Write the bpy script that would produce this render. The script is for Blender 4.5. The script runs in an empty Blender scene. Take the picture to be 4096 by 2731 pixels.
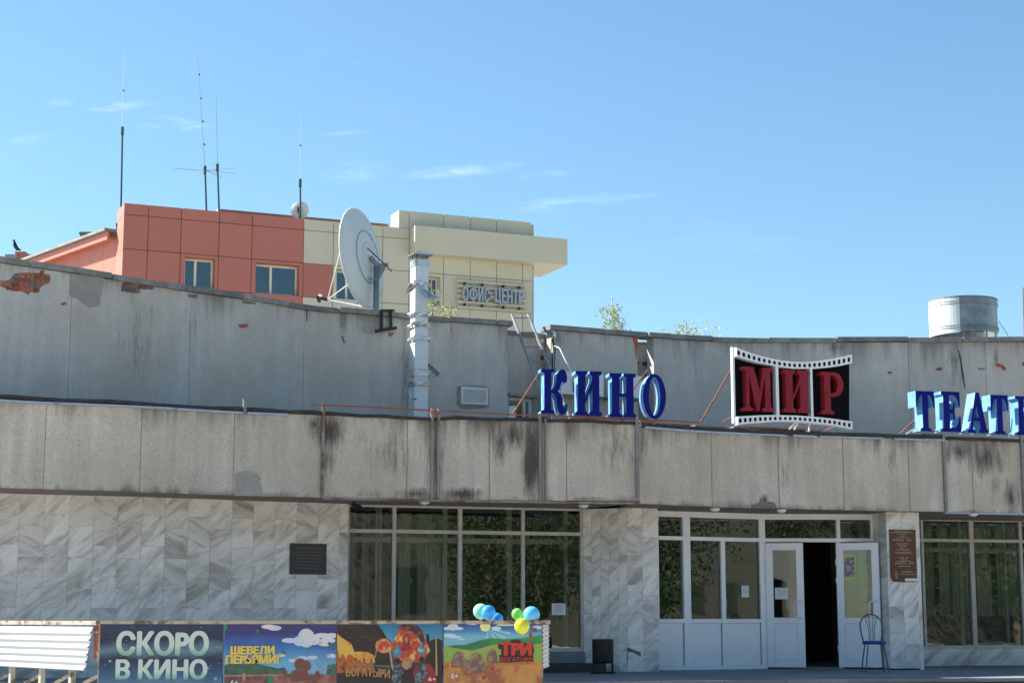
import bpy, math, random
from mathutils import Vector, Matrix
random.seed(7)
R = math.radians
SC = bpy.context.scene
COL = SC.collection

# ------------------------------------------------------------------ camera
F = 7000.0; W0 = 4096.0; H0 = 2731.0
TH = math.atan(1108.0 / F)
EYE = 1.65
cam = bpy.data.cameras.new("camera")
cam.sensor_width = 36.0; cam.lens = 36.0 * F / W0
cam.clip_start = 0.1; cam.clip_end = 3000
cob = bpy.data.objects.new("camera", cam); COL.objects.link(cob)
cob.location = (0, 0, EYE); cob.rotation_euler = (math.pi / 2 + TH, 0, 0)
SC.camera = cob

# ------------------------------------------------------------------ sky, sun, exposure
SUN_EL = 40.0; SUN_LEFT = 22.0            # the sun stands to the left, a little behind the building
sd = Vector((-math.cos(R(SUN_LEFT)) * math.cos(R(SUN_EL)), math.sin(R(SUN_LEFT)) * math.cos(R(SUN_EL)), math.sin(R(SUN_EL))))
world = bpy.data.worlds.new("World"); SC.world = world; world.use_nodes = True
nt = world.node_tree; nt.nodes.clear()
def wn(t, **k):
    n = nt.nodes.new(t)
    for a, b in k.items(): setattr(n, a, b)
    return n
sky = wn("ShaderNodeTexSky", sky_type='NISHITA', sun_disc=False)
sky.sun_elevation = R(SUN_EL); sky.sun_rotation = R(-(90 - SUN_LEFT))
sky.altitude = 100; sky.air_density = 1.15; sky.dust_density = 0.25; sky.ozone_density = 4.0
tc = wn("ShaderNodeTexCoord")
mp = wn("ShaderNodeMapping"); mp.inputs['Rotation'].default_value = (0, R(9), R(20)); mp.inputs['Scale'].default_value = (3.0, 3.0, 26.0)
nz = wn("ShaderNodeTexNoise"); nz.inputs['Scale'].default_value = 2.2; nz.inputs['Detail'].default_value = 9; nz.inputs['Roughness'].default_value = 0.62; nz.inputs['Distortion'].default_value = 0.5
mp2 = wn("ShaderNodeMapping"); mp2.inputs['Scale'].default_value = (2.0, 2.0, 6.0); mp2.inputs['Location'].default_value = (3.1, 0.4, 0.9)
nz2 = wn("ShaderNodeTexNoise"); nz2.inputs['Scale'].default_value = 2.6; nz2.inputs['Detail'].default_value = 2
r1 = wn("ShaderNodeMapRange"); r1.inputs['From Min'].default_value = 0.55; r1.inputs['From Max'].default_value = 0.85
r2 = wn("ShaderNodeMapRange"); r2.inputs['From Min'].default_value = 0.52; r2.inputs['From Max'].default_value = 0.70
mul = wn("ShaderNodeMath", operation='MULTIPLY'); mul2 = wn("ShaderNodeMath", operation='MULTIPLY'); mul2.inputs[1].default_value = 0.35
tint = wn("ShaderNodeMix", data_type='RGBA', blend_type='MULTIPLY'); tint.inputs['Factor'].default_value = 1.0
tint.inputs['B'].default_value = (0.575, 0.675, 0.68, 1)
cmix = wn("ShaderNodeMix", data_type='RGBA'); cmix.inputs['B'].default_value = (8.0, 8.5, 8.5, 1)
bg = wn("ShaderNodeBackground"); bg.inputs['Strength'].default_value = 0.10
wo = wn("ShaderNodeOutputWorld")
L = nt.links.new
L(tc.outputs['Generated'], mp.inputs['Vector']); L(mp.outputs[0], nz.inputs['Vector']); L(nz.outputs['Fac'], r1.inputs['Value'])
L(tc.outputs['Generated'], mp2.inputs['Vector']); L(mp2.outputs[0], nz2.inputs['Vector']); L(nz2.outputs['Fac'], r2.inputs['Value'])
# thin cirrus wisps, each an ellipse of directions broken up by the streaky noise
def wm(op, a, b=0.0):
    q = wn("ShaderNodeMath", operation=op)
    for i, x in enumerate((a, b)):
        if isinstance(x, (int, float)): q.inputs[i].default_value = x
        else: L(x, q.inputs[i])
    return q.outputs[0]
sp = wn("ShaderNodeSeparateXYZ"); L(tc.outputs['Generated'], sp.inputs[0])
yy = wm('MAXIMUM', sp.outputs['Y'], 0.02); uu = wm('DIVIDE', sp.outputs['X'], yy); vv = wm('DIVIDE', sp.outputs['Z'], yy)
wisp = None
for cxp, cyp, rx, ry, st in [(240,412,80,22,.55),(480,425,170,30,.8),(650,490,260,34,.9),(800,508,110,18,1.0),(1390,530,120,14,.35),(1420,690,160,60,.45),(1850,682,280,34,.9),(2180,700,160,22,.45),(2250,815,300,40,.7),(2530,785,130,20,.6),(120,560,200,30,.3)]:
    u_ = (cxp - 2048) / 7000.0; v_ = (1365.5 - cyp) / 7000.0; th_ = math.atan(1108.0 / 7000.0); den = math.cos(th_) - v_ * math.sin(th_)
    cu = u_ / den; cv = (math.sin(th_) + v_ * math.cos(th_)) / den
    dx = wm('DIVIDE', wm('SUBTRACT', uu, cu), rx / 7000.0)
    tilt_ = wm('MULTIPLY', wm('SUBTRACT', uu, cu), 0.10)
    dy = wm('DIVIDE', wm('SUBTRACT', wm('SUBTRACT', vv, cv), tilt_), ry / 7000.0)
    d_ = wm('SQRT', wm('ADD', wm('MULTIPLY', dx, dx), wm('MULTIPLY', dy, dy)))
    e_ = wm('MULTIPLY', wm('MAXIMUM', wm('SUBTRACT', 1.0, d_), 0.0), st)
    wisp = e_ if wisp is None else wm('MAXIMUM', wisp, e_)
mpw = wn("ShaderNodeMapping"); mpw.inputs['Scale'].default_value = (22, 22, 110); mpw.inputs['Rotation'].default_value = (0, R(-7), 0); nw = wn("ShaderNodeTexNoise"); nw.inputs['Scale'].default_value = 2.0; nw.inputs['Detail'].default_value = 8; nw.inputs['Roughness'].default_value = .65; nw.inputs['Distortion'].default_value = .6
L(tc.outputs['Generated'], mpw.inputs['Vector']); L(mpw.outputs[0], nw.inputs['Vector'])
wr = wn("ShaderNodeMapRange"); wr.inputs['From Min'].default_value = .40; wr.inputs['From Max'].default_value = .85; L(nw.outputs['Fac'], wr.inputs['Value'])
L(r1.outputs[0], mul.inputs[0]); L(r2.outputs[0], mul.inputs[1])
few = wm('MULTIPLY', mul.outputs[0], 0.12)
L(wm('ADD', few, wm('MULTIPLY', wm('MULTIPLY', wisp, wr.outputs[0]), 1.0)), mul2.inputs[0])
L(sky.outputs[0], tint.inputs['A']); L(tint.outputs['Result'], cmix.inputs['A']); L(mul2.outputs[0], cmix.inputs['Factor'])
L(cmix.outputs['Result'], bg.inputs['Color']); L(bg.outputs[0], wo.inputs['Surface'])
sl = bpy.data.lights.new("sun", 'SUN'); sl.energy = 5.0; sl.angle = R(0.5); sl.color = (1.0, 0.95, 0.86)
so = bpy.data.objects.new("sun", sl); COL.objects.link(so)
so.rotation_euler = (-sd).to_track_quat('-Z', 'Y').to_euler(); so.location = (-30, 20, 40)
SC.view_settings.view_transform = 'Standard'; SC.view_settings.look = 'None'
SC.view_settings.gamma = 1; SC.view_settings.use_curve_mapping = False
SC.view_settings.exposure = 1.40

# ------------------------------------------------------------------ pixel -> place helpers
cT, sT = math.cos(TH), math.sin(TH)
def ray(px, py):
    u = (px - 2048) / F; v = (1365.5 - py) / F
    return Vector((u, cT - v * sT, sT + v * cT))
def at(px, py, D):
    r = ray(px, py); k = D / r.y
    return Vector((r.x * k, D, EYE + r.z * k))
def atz(px, py, z):
    r = ray(px, py); k = (z - EYE) / r.z
    return Vector((r.x * k, r.y * k, z))

class Path:
    """a wall line in plan; s = metres along it, off = metres in front of it"""
    def __init__(s, pts):
        s.p = [Vector((a[0], a[1])) for a in pts]
        s.s = [0.0]
        for i in range(1, len(s.p)): s.s.append(s.s[-1] + (s.p[i] - s.p[i - 1]).length)
        s.n = []
        for i in range(len(s.p)):
            a = s.p[max(i - 1, 0)]; b = s.p[min(i + 1, len(s.p) - 1)]
            t = (b - a).normalized(); s.n.append(Vector((t.y, -t.x)))
        s.L = s.s[-1]
    def seg(s, x):
        i = 0
        while i < len(s.p) - 2 and x > s.s[i + 1]: i += 1
        return i, (x - s.s[i]) / (s.s[i + 1] - s.s[i])
    def pos(s, x, off=0.0, z=0.0):
        i, t = s.seg(x)
        q = s.p[i].lerp(s.p[i + 1], t) if 0 <= t <= 1 else s.p[i] + (s.p[i + 1] - s.p[i]) * t
        tt = min(max(t, 0), 1); n = s.n[i].lerp(s.n[i + 1], tt).normalized()
        return Vector((q.x + n.x * off, q.y + n.y * off, z))
    def tan(s, x):
        i, t = s.seg(x); return (s.p[i + 1] - s.p[i]).normalized()
    def hit(s, px, py, off=0.0):
        r = ray(px, py); m = len(s.p) - 1
        for i in range(m):
            a = s.p[i] + s.n[i] * off; b = s.p[i + 1] + s.n[i + 1] * off; d = b - a
            den = r.x * d.y - r.y * d.x
            if abs(den) < 1e-9: continue
            k = (a.x * d.y - a.y * d.x) / den
            t = (a.x * r.y - a.y * r.x) / den
            lo = -50 if i == 0 else -1e-6; hi = 50 if i == m - 1 else 1 + 1e-6
            if k > 0 and lo <= t <= hi:
                return s.s[i] + t * (s.s[i + 1] - s.s[i]), EYE + r.z * k
        return s.L, EYE
    def box(s, x0, y0, x1, y1, off=0.0):
        ym = (y0 + y1) / 2; xm = (x0 + x1) / 2
        return s.hit(x0, ym, off)[0], s.hit(x1, ym, off)[0], s.hit(xm, y1, off)[1], s.hit(xm, y0, off)[1]

def path_from(pts, z, step=70, smooth=True):
    out = []
    n = len(pts)
    for i in range(n - 1):
        p0 = pts[max(i - 1, 0)]; p1 = pts[i]; p2 = pts[i + 1]; p3 = pts[min(i + 2, n - 1)]
        k = max(1, int((p2[0] - p1[0]) / step)) if smooth else 1
        for j in range(k):
            t = j / k; x = p1[0] + (p2[0] - p1[0]) * t
            m1 = (p2[1] - p0[1]) / (p2[0] - p0[0]); m2 = (p3[1] - p1[1]) / (p3[0] - p1[0]); h = p2[0] - p1[0]
            y = (2*t**3-3*t**2+1)*p1[1] + (t**3-2*t**2+t)*h*m1 + (-2*t**3+3*t**2)*p2[1] + (t**3-t**2)*h*m2
            out.append(atz(x, y, z))
    out.append(atz(pts[-1][0], pts[-1][1], z))
    return Path(out)
HZ = 2473.5
def hp(lst): return [(x, HZ - h) for x, h in lst]

# ------------------------------------------------------------------ mesh builder
class MB:
    def __init__(s): s.v = []; s.f = []; s.m = []
    def add(s, vs, fs, m=0):
        b = len(s.v); s.v += [tuple(v) for v in vs]
        for f in fs: s.f.append(tuple(i + b for i in f)); s.m.append(m)
    def hexa(s, c, m=0):           # c: 4 bottom, 4 top, counter-clockwise from above
        s.add(c, [(3,2,1,0),(4,5,6,7),(0,1,5,4),(1,2,6,5),(2,3,7,6),(3,0,4,7)], m)
    def box(s, x0, x1, y0, y1, z0, z1, m=0):
        s.hexa([(x0,y0,z0),(x1,y0,z0),(x1,y1,z0),(x0,y1,z0),(x0,y0,z1),(x1,y0,z1),(x1,y1,z1),(x0,y1,z1)], m)
    def pr(s, P, s0, s1, z0, z1, o0, o1, m=0, zs0=None, zs1=None):
        """curved bar along path P; o0 = back offset, o1 = front offset"""
        st = [s0] + [x for x in P.s if s0 + 1e-4 < x < s1 - 1e-4] + [s1]
        vs = []
        for k, x in enumerate(st):
            t = k / max(1, len(st) - 1)
            za = z0 if zs0 is None else z0 + (zs0 - z0) * t
            zb = z1 if zs1 is None else z1 + (zs1 - z1) * t
            f = P.pos(x, o1); b = P.pos(x, o0)
            vs += [(f.x, f.y, za), (b.x, b.y, za), (b.x, b.y, zb), (f.x, f.y, zb)]
        fs = [(0,3,2,1)]; n = len(st)
        for k in range(n - 1):
            a = 4 * k; c = a + 4
            fs += [(a, c, c+3, a+3), (a+1, a+2, c+2, c+1), (a, a+1, c+1, c), (a+3, c+3, c+2, a+2)]
        a = 4 * (n - 1); fs.append((a, a+1, a+2, a+3))
        s.add(vs, fs, m)
    def tube(s, pts, r, n=6, m=0, cap=True):
        pts = [Vector(p) for p in pts]; rs = r if isinstance(r, (list, tuple)) else [r] * len(pts)
        vs = []; up = None
        for i, p in enumerate(pts):
            t = (pts[min(i+1, len(pts)-1)] - pts[max(i-1, 0)]).normalized()
            if up is None: up = Vector((0,0,1)) if abs(t.z) < .9 else Vector((0,1,0))
            x = t.cross(up).normalized(); y = x.cross(t).normalized(); up = y
            for k in range(n):
                a = 2 * math.pi * k / n
                vs.append(p + (x * math.cos(a) + y * math.sin(a)) * rs[i])
        fs = []
        for i in range(len(pts) - 1):
            for k in range(n):
                a = i*n + k; b = i*n + (k+1) % n; fs.append((a, b, b+n, a+n))
        if cap: fs.append(tuple(range(n-1, -1, -1))); fs.append(tuple(range((len(pts)-1)*n, len(pts)*n)))
        s.add(vs, fs, m)
    def bar(s, a, b, w, h, m=0, up=(0,0,1)):
        a = Vector(a); b = Vector(b); t = (b - a).normalized(); up = Vector(up)
        if abs(t.dot(up)) > .95: up = Vector((0,1,0))
        x = t.cross(up).normalized() * w / 2; y = x.cross(t).normalized() * h / 2
        vs = [a-x-y, a+x-y, a+x+y, a-x+y, b-x-y, b+x-y, b+x+y, b-x+y]
        s.add(vs, [(0,1,2,3),(7,6,5,4),(0,4,5,1),(1,5,6,2),(2,6,7,3),(3,7,4,0)], m)
    def poly(s, P, pts, o0, o1, m=0):
        """patch with thickness on a wall; pts = (s, z) list, counter-clockwise or not"""
        n = len(pts)
        vs = [P.pos(a, o1, z) for a, z in pts] + [P.pos(a, o0, z) for a, z in pts]
        s.add(vs, [tuple(range(n))] + [(i, i+n, (i+1) % n + n, (i+1) % n) for i in range(n)], m)
    def blob(s, c, rx, ry, rz, n=12, k=8, m=0):
        c = Vector(c); vs = []; fs = []
        for i in range(k + 1):
            a = math.pi * i / k
            for j in range(n):
                b = 2 * math.pi * j / n
                vs.append(c + Vector((rx*math.sin(a)*math.cos(b), ry*math.sin(a)*math.sin(b), rz*math.cos(a))))
        for i in range(k):
            for j in range(n):
                fs.append((i*n+j, (i+1)*n+j, (i+1)*n+(j+1) % n, i*n+(j+1) % n))
        s.add(vs, fs, m)
    def build(s, name, mat, parent=None, smooth=False, fix=True):
        me = bpy.data.meshes.new(name); me.from_pydata(s.v, [], s.f)
        mats = mat if isinstance(mat, (list, tuple)) else [mat]
        for q in mats: me.materials.append(q)
        me.polygons.foreach_set("material_index", s.m)
        if smooth: me.polygons.foreach_set("use_smooth", [True] * len(s.f))
        me.update()
        if fix:
            import bmesh
            bm = bmesh.new(); bm.from_mesh(me); bmesh.ops.recalc_face_normals(bm, faces=bm.faces); bm.to_mesh(me); bm.free()
        o = bpy.data.objects.new(name, me); COL.objects.link(o)
        if parent is not None: adopt(o, parent)
        return o
def adopt(o, parent):
    o.parent = parent
    loc = Vector((0, 0, 0)); p = parent
    o.matrix_parent_inverse = WM[parent.name].inverted()
    WM[o.name] = Matrix.Identity(4)
WM = {}
def thing(name, label, cat, loc=(0,0,0), group=None):
    o = bpy.data.objects.new(name, None); o.empty_display_size = .2; COL.objects.link(o); o.location = loc
    WM[o.name] = Matrix.Translation(loc)
    o["label"] = label; o["category"] = cat
    if group: o["group"] = group
    return o
def tag(o, label=None, cat=None, group=None, kind=None):
    if label: o["label"] = label
    if cat: o["category"] = cat
    if group: o["group"] = group
    if kind: o["kind"] = kind
    return o
def part(mb, name, mat, parent, **k):
    o = mb.build(name, mat, parent, **k)
    WM[o.name] = Matrix.Identity(4)
    return o

# ------------------------------------------------------------------ materials
def mat(name, col, rough=.8, metal=0, var=0.0, vscale=3.0, bump=0.0, bscale=40.0, spec=None, streak=0.0, randv=0.0, col2=None, c2thr=(.55,.7), c2scale=4.0, alpha=None):
    m = bpy.data.materials.new(name); m.use_nodes = True; n = m.node_tree; b = n.nodes["Principled BSDF"]
    b.inputs['Base Color'].default_value = (*col, 1); b.inputs['Roughness'].default_value = rough; b.inputs['Metallic'].default_value = metal
    if spec is not None: b.inputs['Specular IOR Level'].default_value = spec
    def nd(t, **k):
        q = n.nodes.new(t)
        for a, v in k.items(): setattr(q, a, v)
        return q
    tcn = nd("ShaderNodeTexCoord"); cur = None
    def noise(scale, sc=(1,1,1), det=5, rough_=.6):
        mpn = nd("ShaderNodeMapping"); mpn.inputs['Scale'].default_value = sc
        q = nd("ShaderNodeTexNoise"); q.inputs['Scale'].default_value = scale; q.inputs['Detail'].default_value = det; q.inputs['Roughness'].default_value = rough_
        n.links.new(tcn.outputs['Object'], mpn.inputs['Vector']); n.links.new(mpn.outputs[0], q.inputs['Vector']); return q.outputs['Fac']
    rgb = nd("ShaderNodeRGB"); rgb.outputs[0].default_value = (*col, 1); cur = rgb.outputs[0]
    def mulval(fac_socket, lo, hi, fmin=.3, fmax=.7):
        nonlocal cur
        mr = nd("ShaderNodeMapRange"); mr.inputs['From Min'].default_value = fmin; mr.inputs['From Max'].default_value = fmax
        mr.inputs['To Min'].default_value = lo; mr.inputs['To Max'].default_value = hi
        n.links.new(fac_socket, mr.inputs['Value'])
        mx = nd("ShaderNodeVectorMath", operation='SCALE'); n.links.new(cur, mx.inputs[0]); n.links.new(mr.outputs[0], mx.inputs['Scale']); cur = mx.outputs[0]
    if col2 is not None:
        f = noise(c2scale); mr = nd("ShaderNodeMapRange"); mr.inputs['From Min'].default_value = c2thr[0]; mr.inputs['From Max'].default_value = c2thr[1]
        n.links.new(f, mr.inputs['Value']); mx = nd("ShaderNodeMix", data_type='RGBA'); n.links.new(mr.outputs[0], mx.inputs['Factor'])
        n.links.new(cur, mx.inputs['A']); mx.inputs['B'].default_value = (*col2, 1); cur = mx.outputs['Result']
    if var: mulval(noise(vscale, det=6), 1 - var, 1 + var)
    if streak: mulval(noise(1.0, (7, 7, .55), det=4), 1 - streak, 1 + streak * .6)
    if randv:
        oi = nd("ShaderNodeObjectInfo"); mulval(oi.outputs['Random'], 1 - randv, 1 + randv, 0, 1)
    n.links.new(cur, b.inputs['Base Color'])
    if bump:
        bp = nd("ShaderNodeBump"); bp.inputs['Strength'].default_value = min(bump, 1.0); bp.inputs['Distance'].default_value = .01
        n.links.new(noise(bscale, det=4), bp.inputs['Height']); n.links.new(bp.outputs[0], b.inputs['Normal'])
    m["cur"] = 0
    return m

def stain_mat(name, col, stains, edges=(), warm=None, rough=.9, speck=True, gscale=60, streak=.12, dark=(.035,.035,.04), light=None, bump=.5, mott=.12):
    """weathered concrete or plaster; stains = (world x, z, rx, rz, strength)"""
    m = bpy.data.materials.new(name); m.use_nodes = True; n = m.node_tree; b = n.nodes["Principled BSDF"]; b.inputs['Roughness'].default_value = rough
    b.inputs['Specular IOR Level'].default_value = .25
    lk = n.links.new
    def nd(t, **k):
        q = n.nodes.new(t)
        for a, v in k.items(): setattr(q, a, v)
        return q
    tcn = nd("ShaderNodeTexCoord")
    def noise(scale, sc=(1,1,1), det=5, ro=.6, loc=(0,0,0), dist=0):
        mpn = nd("ShaderNodeMapping"); mpn.inputs['Scale'].default_value = sc; mpn.inputs['Location'].default_value = loc
        q = nd("ShaderNodeTexNoise"); q.inputs['Scale'].default_value = scale; q.inputs['Detail'].default_value = det; q.inputs['Roughness'].default_value = ro; q.inputs['Distortion'].default_value = dist
        lk(tcn.outputs['Object'], mpn.inputs['Vector']); lk(mpn.outputs[0], q.inputs['Vector']); return q.outputs['Fac']
    def mr(x, a, c, lo=0, hi=1):
        q = nd("ShaderNodeMapRange"); lk(x, q.inputs['Value']); q.inputs['From Min'].default_value = a; q.inputs['From Max'].default_value = c
        q.inputs['To Min'].default_value = lo; q.inputs['To Max'].default_value = hi; return q.outputs[0]
    def mth(op, a, c):
        q = nd("ShaderNodeMath", operation=op)
        for i, x in enumerate((a, c)):
            if isinstance(x, (int, float)): q.inputs[i].default_value = x
            else: lk(x, q.inputs[i])
        return q.outputs[0]
    cur = nd("ShaderNodeRGB"); cur.outputs[0].default_value = (*col, 1); cur = cur.outputs[0]
    def scale(f):
        nonlocal cur
        q = nd("ShaderNodeVectorMath", operation='SCALE'); lk(cur, q.inputs[0]); lk(f, q.inputs['Scale']); cur = q.outputs[0]
    def mix(f, c2):
        nonlocal cur
        q = nd("ShaderNodeMix", data_type='RGBA'); lk(f, q.inputs['Factor']); lk(cur, q.inputs['A']); q.inputs['B'].default_value = (*c2, 1); cur = q.outputs['Result']
    scale(mr(noise(1.1, det=7, ro=.65), .3, .7, 1 - mott, 1 + mott))
    scale(mr(noise(gscale * .35, det=5, ro=.7), .3, .7, .90, 1.10))
    scale(mr(noise(1, (6, 6, .5), det=5), .3, .72, 1 - streak, 1 + streak * .7))
    oi = nd("ShaderNodeObjectInfo"); scale(mr(oi.outputs['Random'], 0, 1, .95, 1.05))
    if warm: mix(mr(noise(.7, (1, 1, .8), det=6, ro=.65, loc=(7, 1, 3)), .44, .64, 0, .75), warm)
    if light: mix(mr(noise(2.3, (1, 1, .6), det=6, loc=(4, 4, 4)), .56, .68, 0, .5), light)
    gr = noise(gscale, det=3, ro=.7)
    scale(mr(gr, .35, .65, .86, 1.12))
    if speck:
        vo = nd("ShaderNodeTexVoronoi"); vo.inputs['Scale'].default_value = 16; lk(tcn.outputs['Object'], vo.inputs['Vector'])
        f = mth('MULTIPLY', mr(vo.outputs['Distance'], .10, .16, 1, 0), mr(noise(9, det=2, loc=(9,2,3)), .48, .56))
        mix(mth('MULTIPLY', f, .72), (.07, .07, .065))
    sep = nd("ShaderNodeSeparateXYZ"); lk(tcn.outputs['Object'], sep.inputs[0])
    acc = None
    sn = noise(1, (13, 13, 1.9), det=9, ro=.78, loc=(1, 5, 2))
    for (cx, cz, rx, rz, st) in stains:
        dx = mth('DIVIDE', mth('SUBTRACT', sep.outputs['X'], cx), rx); dz = mth('DIVIDE', mth('SUBTRACT', sep.outputs['Z'], cz), rz)
        d = mth('SQRT', mth('ADD', mth('MULTIPLY', dx, dx), mth('MULTIPLY', dz, dz)), 0)
        e = mth('MULTIPLY', mr(d, .0, 1.15, 1, 0), st)
        acc = e if acc is None else mth('MAXIMUM', acc, e)
    if acc is not None:
        g = mth('ADD', acc, mth('MULTIPLY', mth('SUBTRACT', sn, .5), 2.1))
        g2 = mth('MULTIPLY', mr(g, .12, .80), mr(acc, 0, .2))
        mix(mth('MULTIPLY', g2, .90), dark)
    for (zc, span, st, fx) in edges:      # grime running down from (or creeping up from) an edge
        q = mr(sep.outputs['Z'], zc, zc - span, 1, 0)
        run = mth('ADD', noise(1, (5, 5, .35), det=7, ro=.72, loc=(fx, 3, 1)), mth('MULTIPLY', mth('SUBTRACT', noise(.9, (1, 1, .2), det=3, loc=(fx, 9, 9)), .5), .9))
        g = mr(mth('ADD', mth('MULTIPLY', q, .42), run), .80, 1.05)
        mix(mth('MULTIPLY', mth('MULTIPLY', g, q), st), dark)
    lk(cur, b.inputs['Base Color'])
    bp = nd("ShaderNodeBump"); bp.inputs['Strength'].default_value = bump; bp.inputs['Distance'].default_value = .008
    lk(mth('ADD', gr, mth('MULTIPLY', noise(8, det=3), .8)), bp.inputs['Height']); lk(bp.outputs[0], b.inputs['Normal'])
    return m

def marble_mat():
    m = bpy.data.materials.new("marble"); m.use_nodes = True; n = m.node_tree; b = n.nodes["Principled BSDF"]; b.inputs['Roughness'].default_value = .35
    lk = n.links.new
    def nd(t, **k):
        q = n.nodes.new(t)
        for a, v in k.items(): setattr(q, a, v)
        return q
    tcn = nd("ShaderNodeTexCoord"); oi = nd("ShaderNodeObjectInfo")
    sep = nd("ShaderNodeSeparateXYZ"); lk(tcn.outputs['Object'], sep.inputs[0])
    # plan direction along the wall ~ x ; veins lean, some tiles lean the other way
    flip = nd("ShaderNodeMath", operation='GREATER_THAN'); lk(oi.outputs['Random'], flip.inputs[0]); flip.inputs[1].default_value = .20
    sg = nd("ShaderNodeMapRange"); lk(flip.outputs[0], sg.inputs['Value']); sg.inputs['To Min'].default_value = -1; sg.inputs['To Max'].default_value = 1
    xx = nd("ShaderNodeMath", operation='MULTIPLY'); lk(sep.outputs['X'], xx.inputs[0]); lk(sg.outputs[0], xx.inputs[1])
    rnd = nd("ShaderNodeMath", operation='MULTIPLY'); lk(oi.outputs['Random'], rnd.inputs[0]); rnd.inputs[1].default_value = 37.0
    cb = nd("ShaderNodeCombineXYZ"); lk(xx.outputs[0], cb.inputs[0]); lk(rnd.outputs[0], cb.inputs[1]); lk(sep.outputs['Z'], cb.inputs[2])
    rot = nd("ShaderNodeMapping"); rot.inputs['Rotation'].default_value = (0, R(-33), 0); rot.inputs['Scale'].default_value = (1, 1, 1)
    vr = nd("ShaderNodeMath", operation='MULTIPLY_ADD'); lk(oi.outputs['Random'], vr.inputs[0]); vr.inputs[1].default_value = .5; vr.inputs[2].default_value = -1.15
    crot = nd("ShaderNodeCombineXYZ"); lk(vr.outputs[0], crot.inputs[1])
    vrot = nd("ShaderNodeVectorRotate", rotation_type='EULER_XYZ'); lk(cb.outputs[0], vrot.inputs['Vector']); lk(crot.outputs[0], vrot.inputs['Rotation'])
    st = nd("ShaderNodeMapping"); st.inputs['Scale'].default_value = (3.6, 1, .8); lk(vrot.outputs[0], st.inputs['Vector'])
    def noise(scale, det, ro, dist, src):
        q = nd("ShaderNodeTexNoise"); q.inputs['Scale'].default_value = scale; q.inputs['Detail'].default_value = det; q.inputs['Roughness'].default_value = ro; q.inputs['Distortion'].default_value = dist
        lk(src, q.inputs['Vector']); return q.outputs['Fac']
    a = noise(1.1, 8, .62, .5, st.outputs[0]); c = noise(2.4, 6, .7, .35, st.outputs[0])
    r = nd("ShaderNodeValToRGB"); lk(a, r.inputs[0]); e = r.color_ramp.elements
    e[0].position = .30; e[0].color = (.40, .37, .32, 1); e[1].position = .70; e[1].color = (.80, .79, .75, 1)
    x = e.new(.42); x.color = (.62, .60, .55, 1); x = e.new(.50); x.color = (.74, .73, .69, 1)
    r2 = nd("ShaderNodeMapRange"); lk(c, r2.inputs['Value']); r2.inputs['From Min'].default_value = .36; r2.inputs['From Max'].default_value = .52; r2.inputs['To Min'].default_value = .66; r2.inputs['To Max'].default_value = 1.05
    v = nd("ShaderNodeVectorMath", operation='SCALE'); lk(r.outputs[0], v.inputs[0]); lk(r2.outputs[0], v.inputs['Scale'])
    r3 = nd("ShaderNodeMapRange"); lk(oi.outputs['Random'], r3.inputs['Value']); r3.inputs['To Min'].default_value = .86; r3.inputs['To Max'].default_value = 1.08
    v2 = nd("ShaderNodeVectorMath", operation='SCALE'); lk(v.outputs[0], v2.inputs[0]); lk(r3.outputs[0], v2.inputs['Scale'])
    lk(v2.outputs[0], b.inputs['Base Color'])
    return m

def glass_mat(name, tint=(.78,.84,.81), refl=1.0, wav=.0025):
    m = bpy.data.materials.new(name); m.use_nodes = True; n = m.node_tree; n.nodes.clear(); lk = n.links.new
    def nd(t): return n.nodes.new(t)
    fr = nd("ShaderNodeFresnel"); fr.inputs['IOR'].default_value = 1.55
    ad = nd("ShaderNodeMath"); ad.operation = 'MULTIPLY_ADD'; ad.inputs[1].default_value = refl; ad.inputs[2].default_value = .045
    tr = nd("ShaderNodeBsdfTransparent"); tr.inputs[0].default_value = (*tint, 1)
    gl = nd("ShaderNodeBsdfGlossy"); gl.inputs['Roughness'].default_value = .0; gl.inputs['Color'].default_value = (.95,1,.98,1)
    tcn = nd("ShaderNodeTexCoord"); ns = nd("ShaderNodeTexNoise"); ns.inputs['Scale'].default_value = 2.5; ns.inputs['Detail'].default_value = 1
    bp = nd("ShaderNodeBump"); bp.inputs['Strength'].default_value = wav * 10; bp.inputs['Distance'].default_value = .02
    lk(tcn.outputs['Object'], ns.inputs['Vector']); lk(ns.outputs['Fac'], bp.inputs['Height']); lk(bp.outputs[0], gl.inputs['Normal'])
    mx = nd("ShaderNodeMixShader"); out = nd("ShaderNodeOutputMaterial")
    lk(fr.outputs[0], ad.inputs[0]); lk(ad.outputs[0], mx.inputs[0]); lk(tr.outputs[0], mx.inputs[1]); lk(gl.outputs[0], mx.inputs[2]); lk(mx.outputs[0], out.inputs[0])
    return m

# ------------------------------------------------------------------ wall lines of the cinema
ZFB = EYE + 1.70                       # soffit level
ZFT = EYE + 2.86                       # top of the fascia
ZUT = EYE + 5.30                       # top of the upper wall
ZFL = EYE - 0.80                       # porch floor
PF1 = path_from(hp([(-420, 541), (0, 524), (567, 508), (1024, 493), (1720, 478), (2160, 471.5), (2556, 467)]), ZFB)
PF2 = path_from(hp([(2556, 460), (2780, 450), (3072, 442), (3496, 433), (3777, 428), (4096, 422), (4600, 414)]), ZFB)
PU1 = path_from(hp([(-500, 1518), (0, 1445), (286, 1403), (495, 1369), (732, 1331), (1024, 1289), (1225, 1255), (1520, 1229), (1716, 1211), (2030, 1188)]), ZUT)
PU2 = path_from(hp([(2212, 1172), (2584, 1140)]), ZUT, smooth=False)
PU3 = path_from(hp([(2612, 1141), (2780, 1129), (3072, 1123), (3384, 1123), (4096, 1124), (4700, 1130)]), ZUT)
PR = path_from([(1990, 1315), (2240, 1343)], EYE + 5.22, smooth=False)
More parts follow.
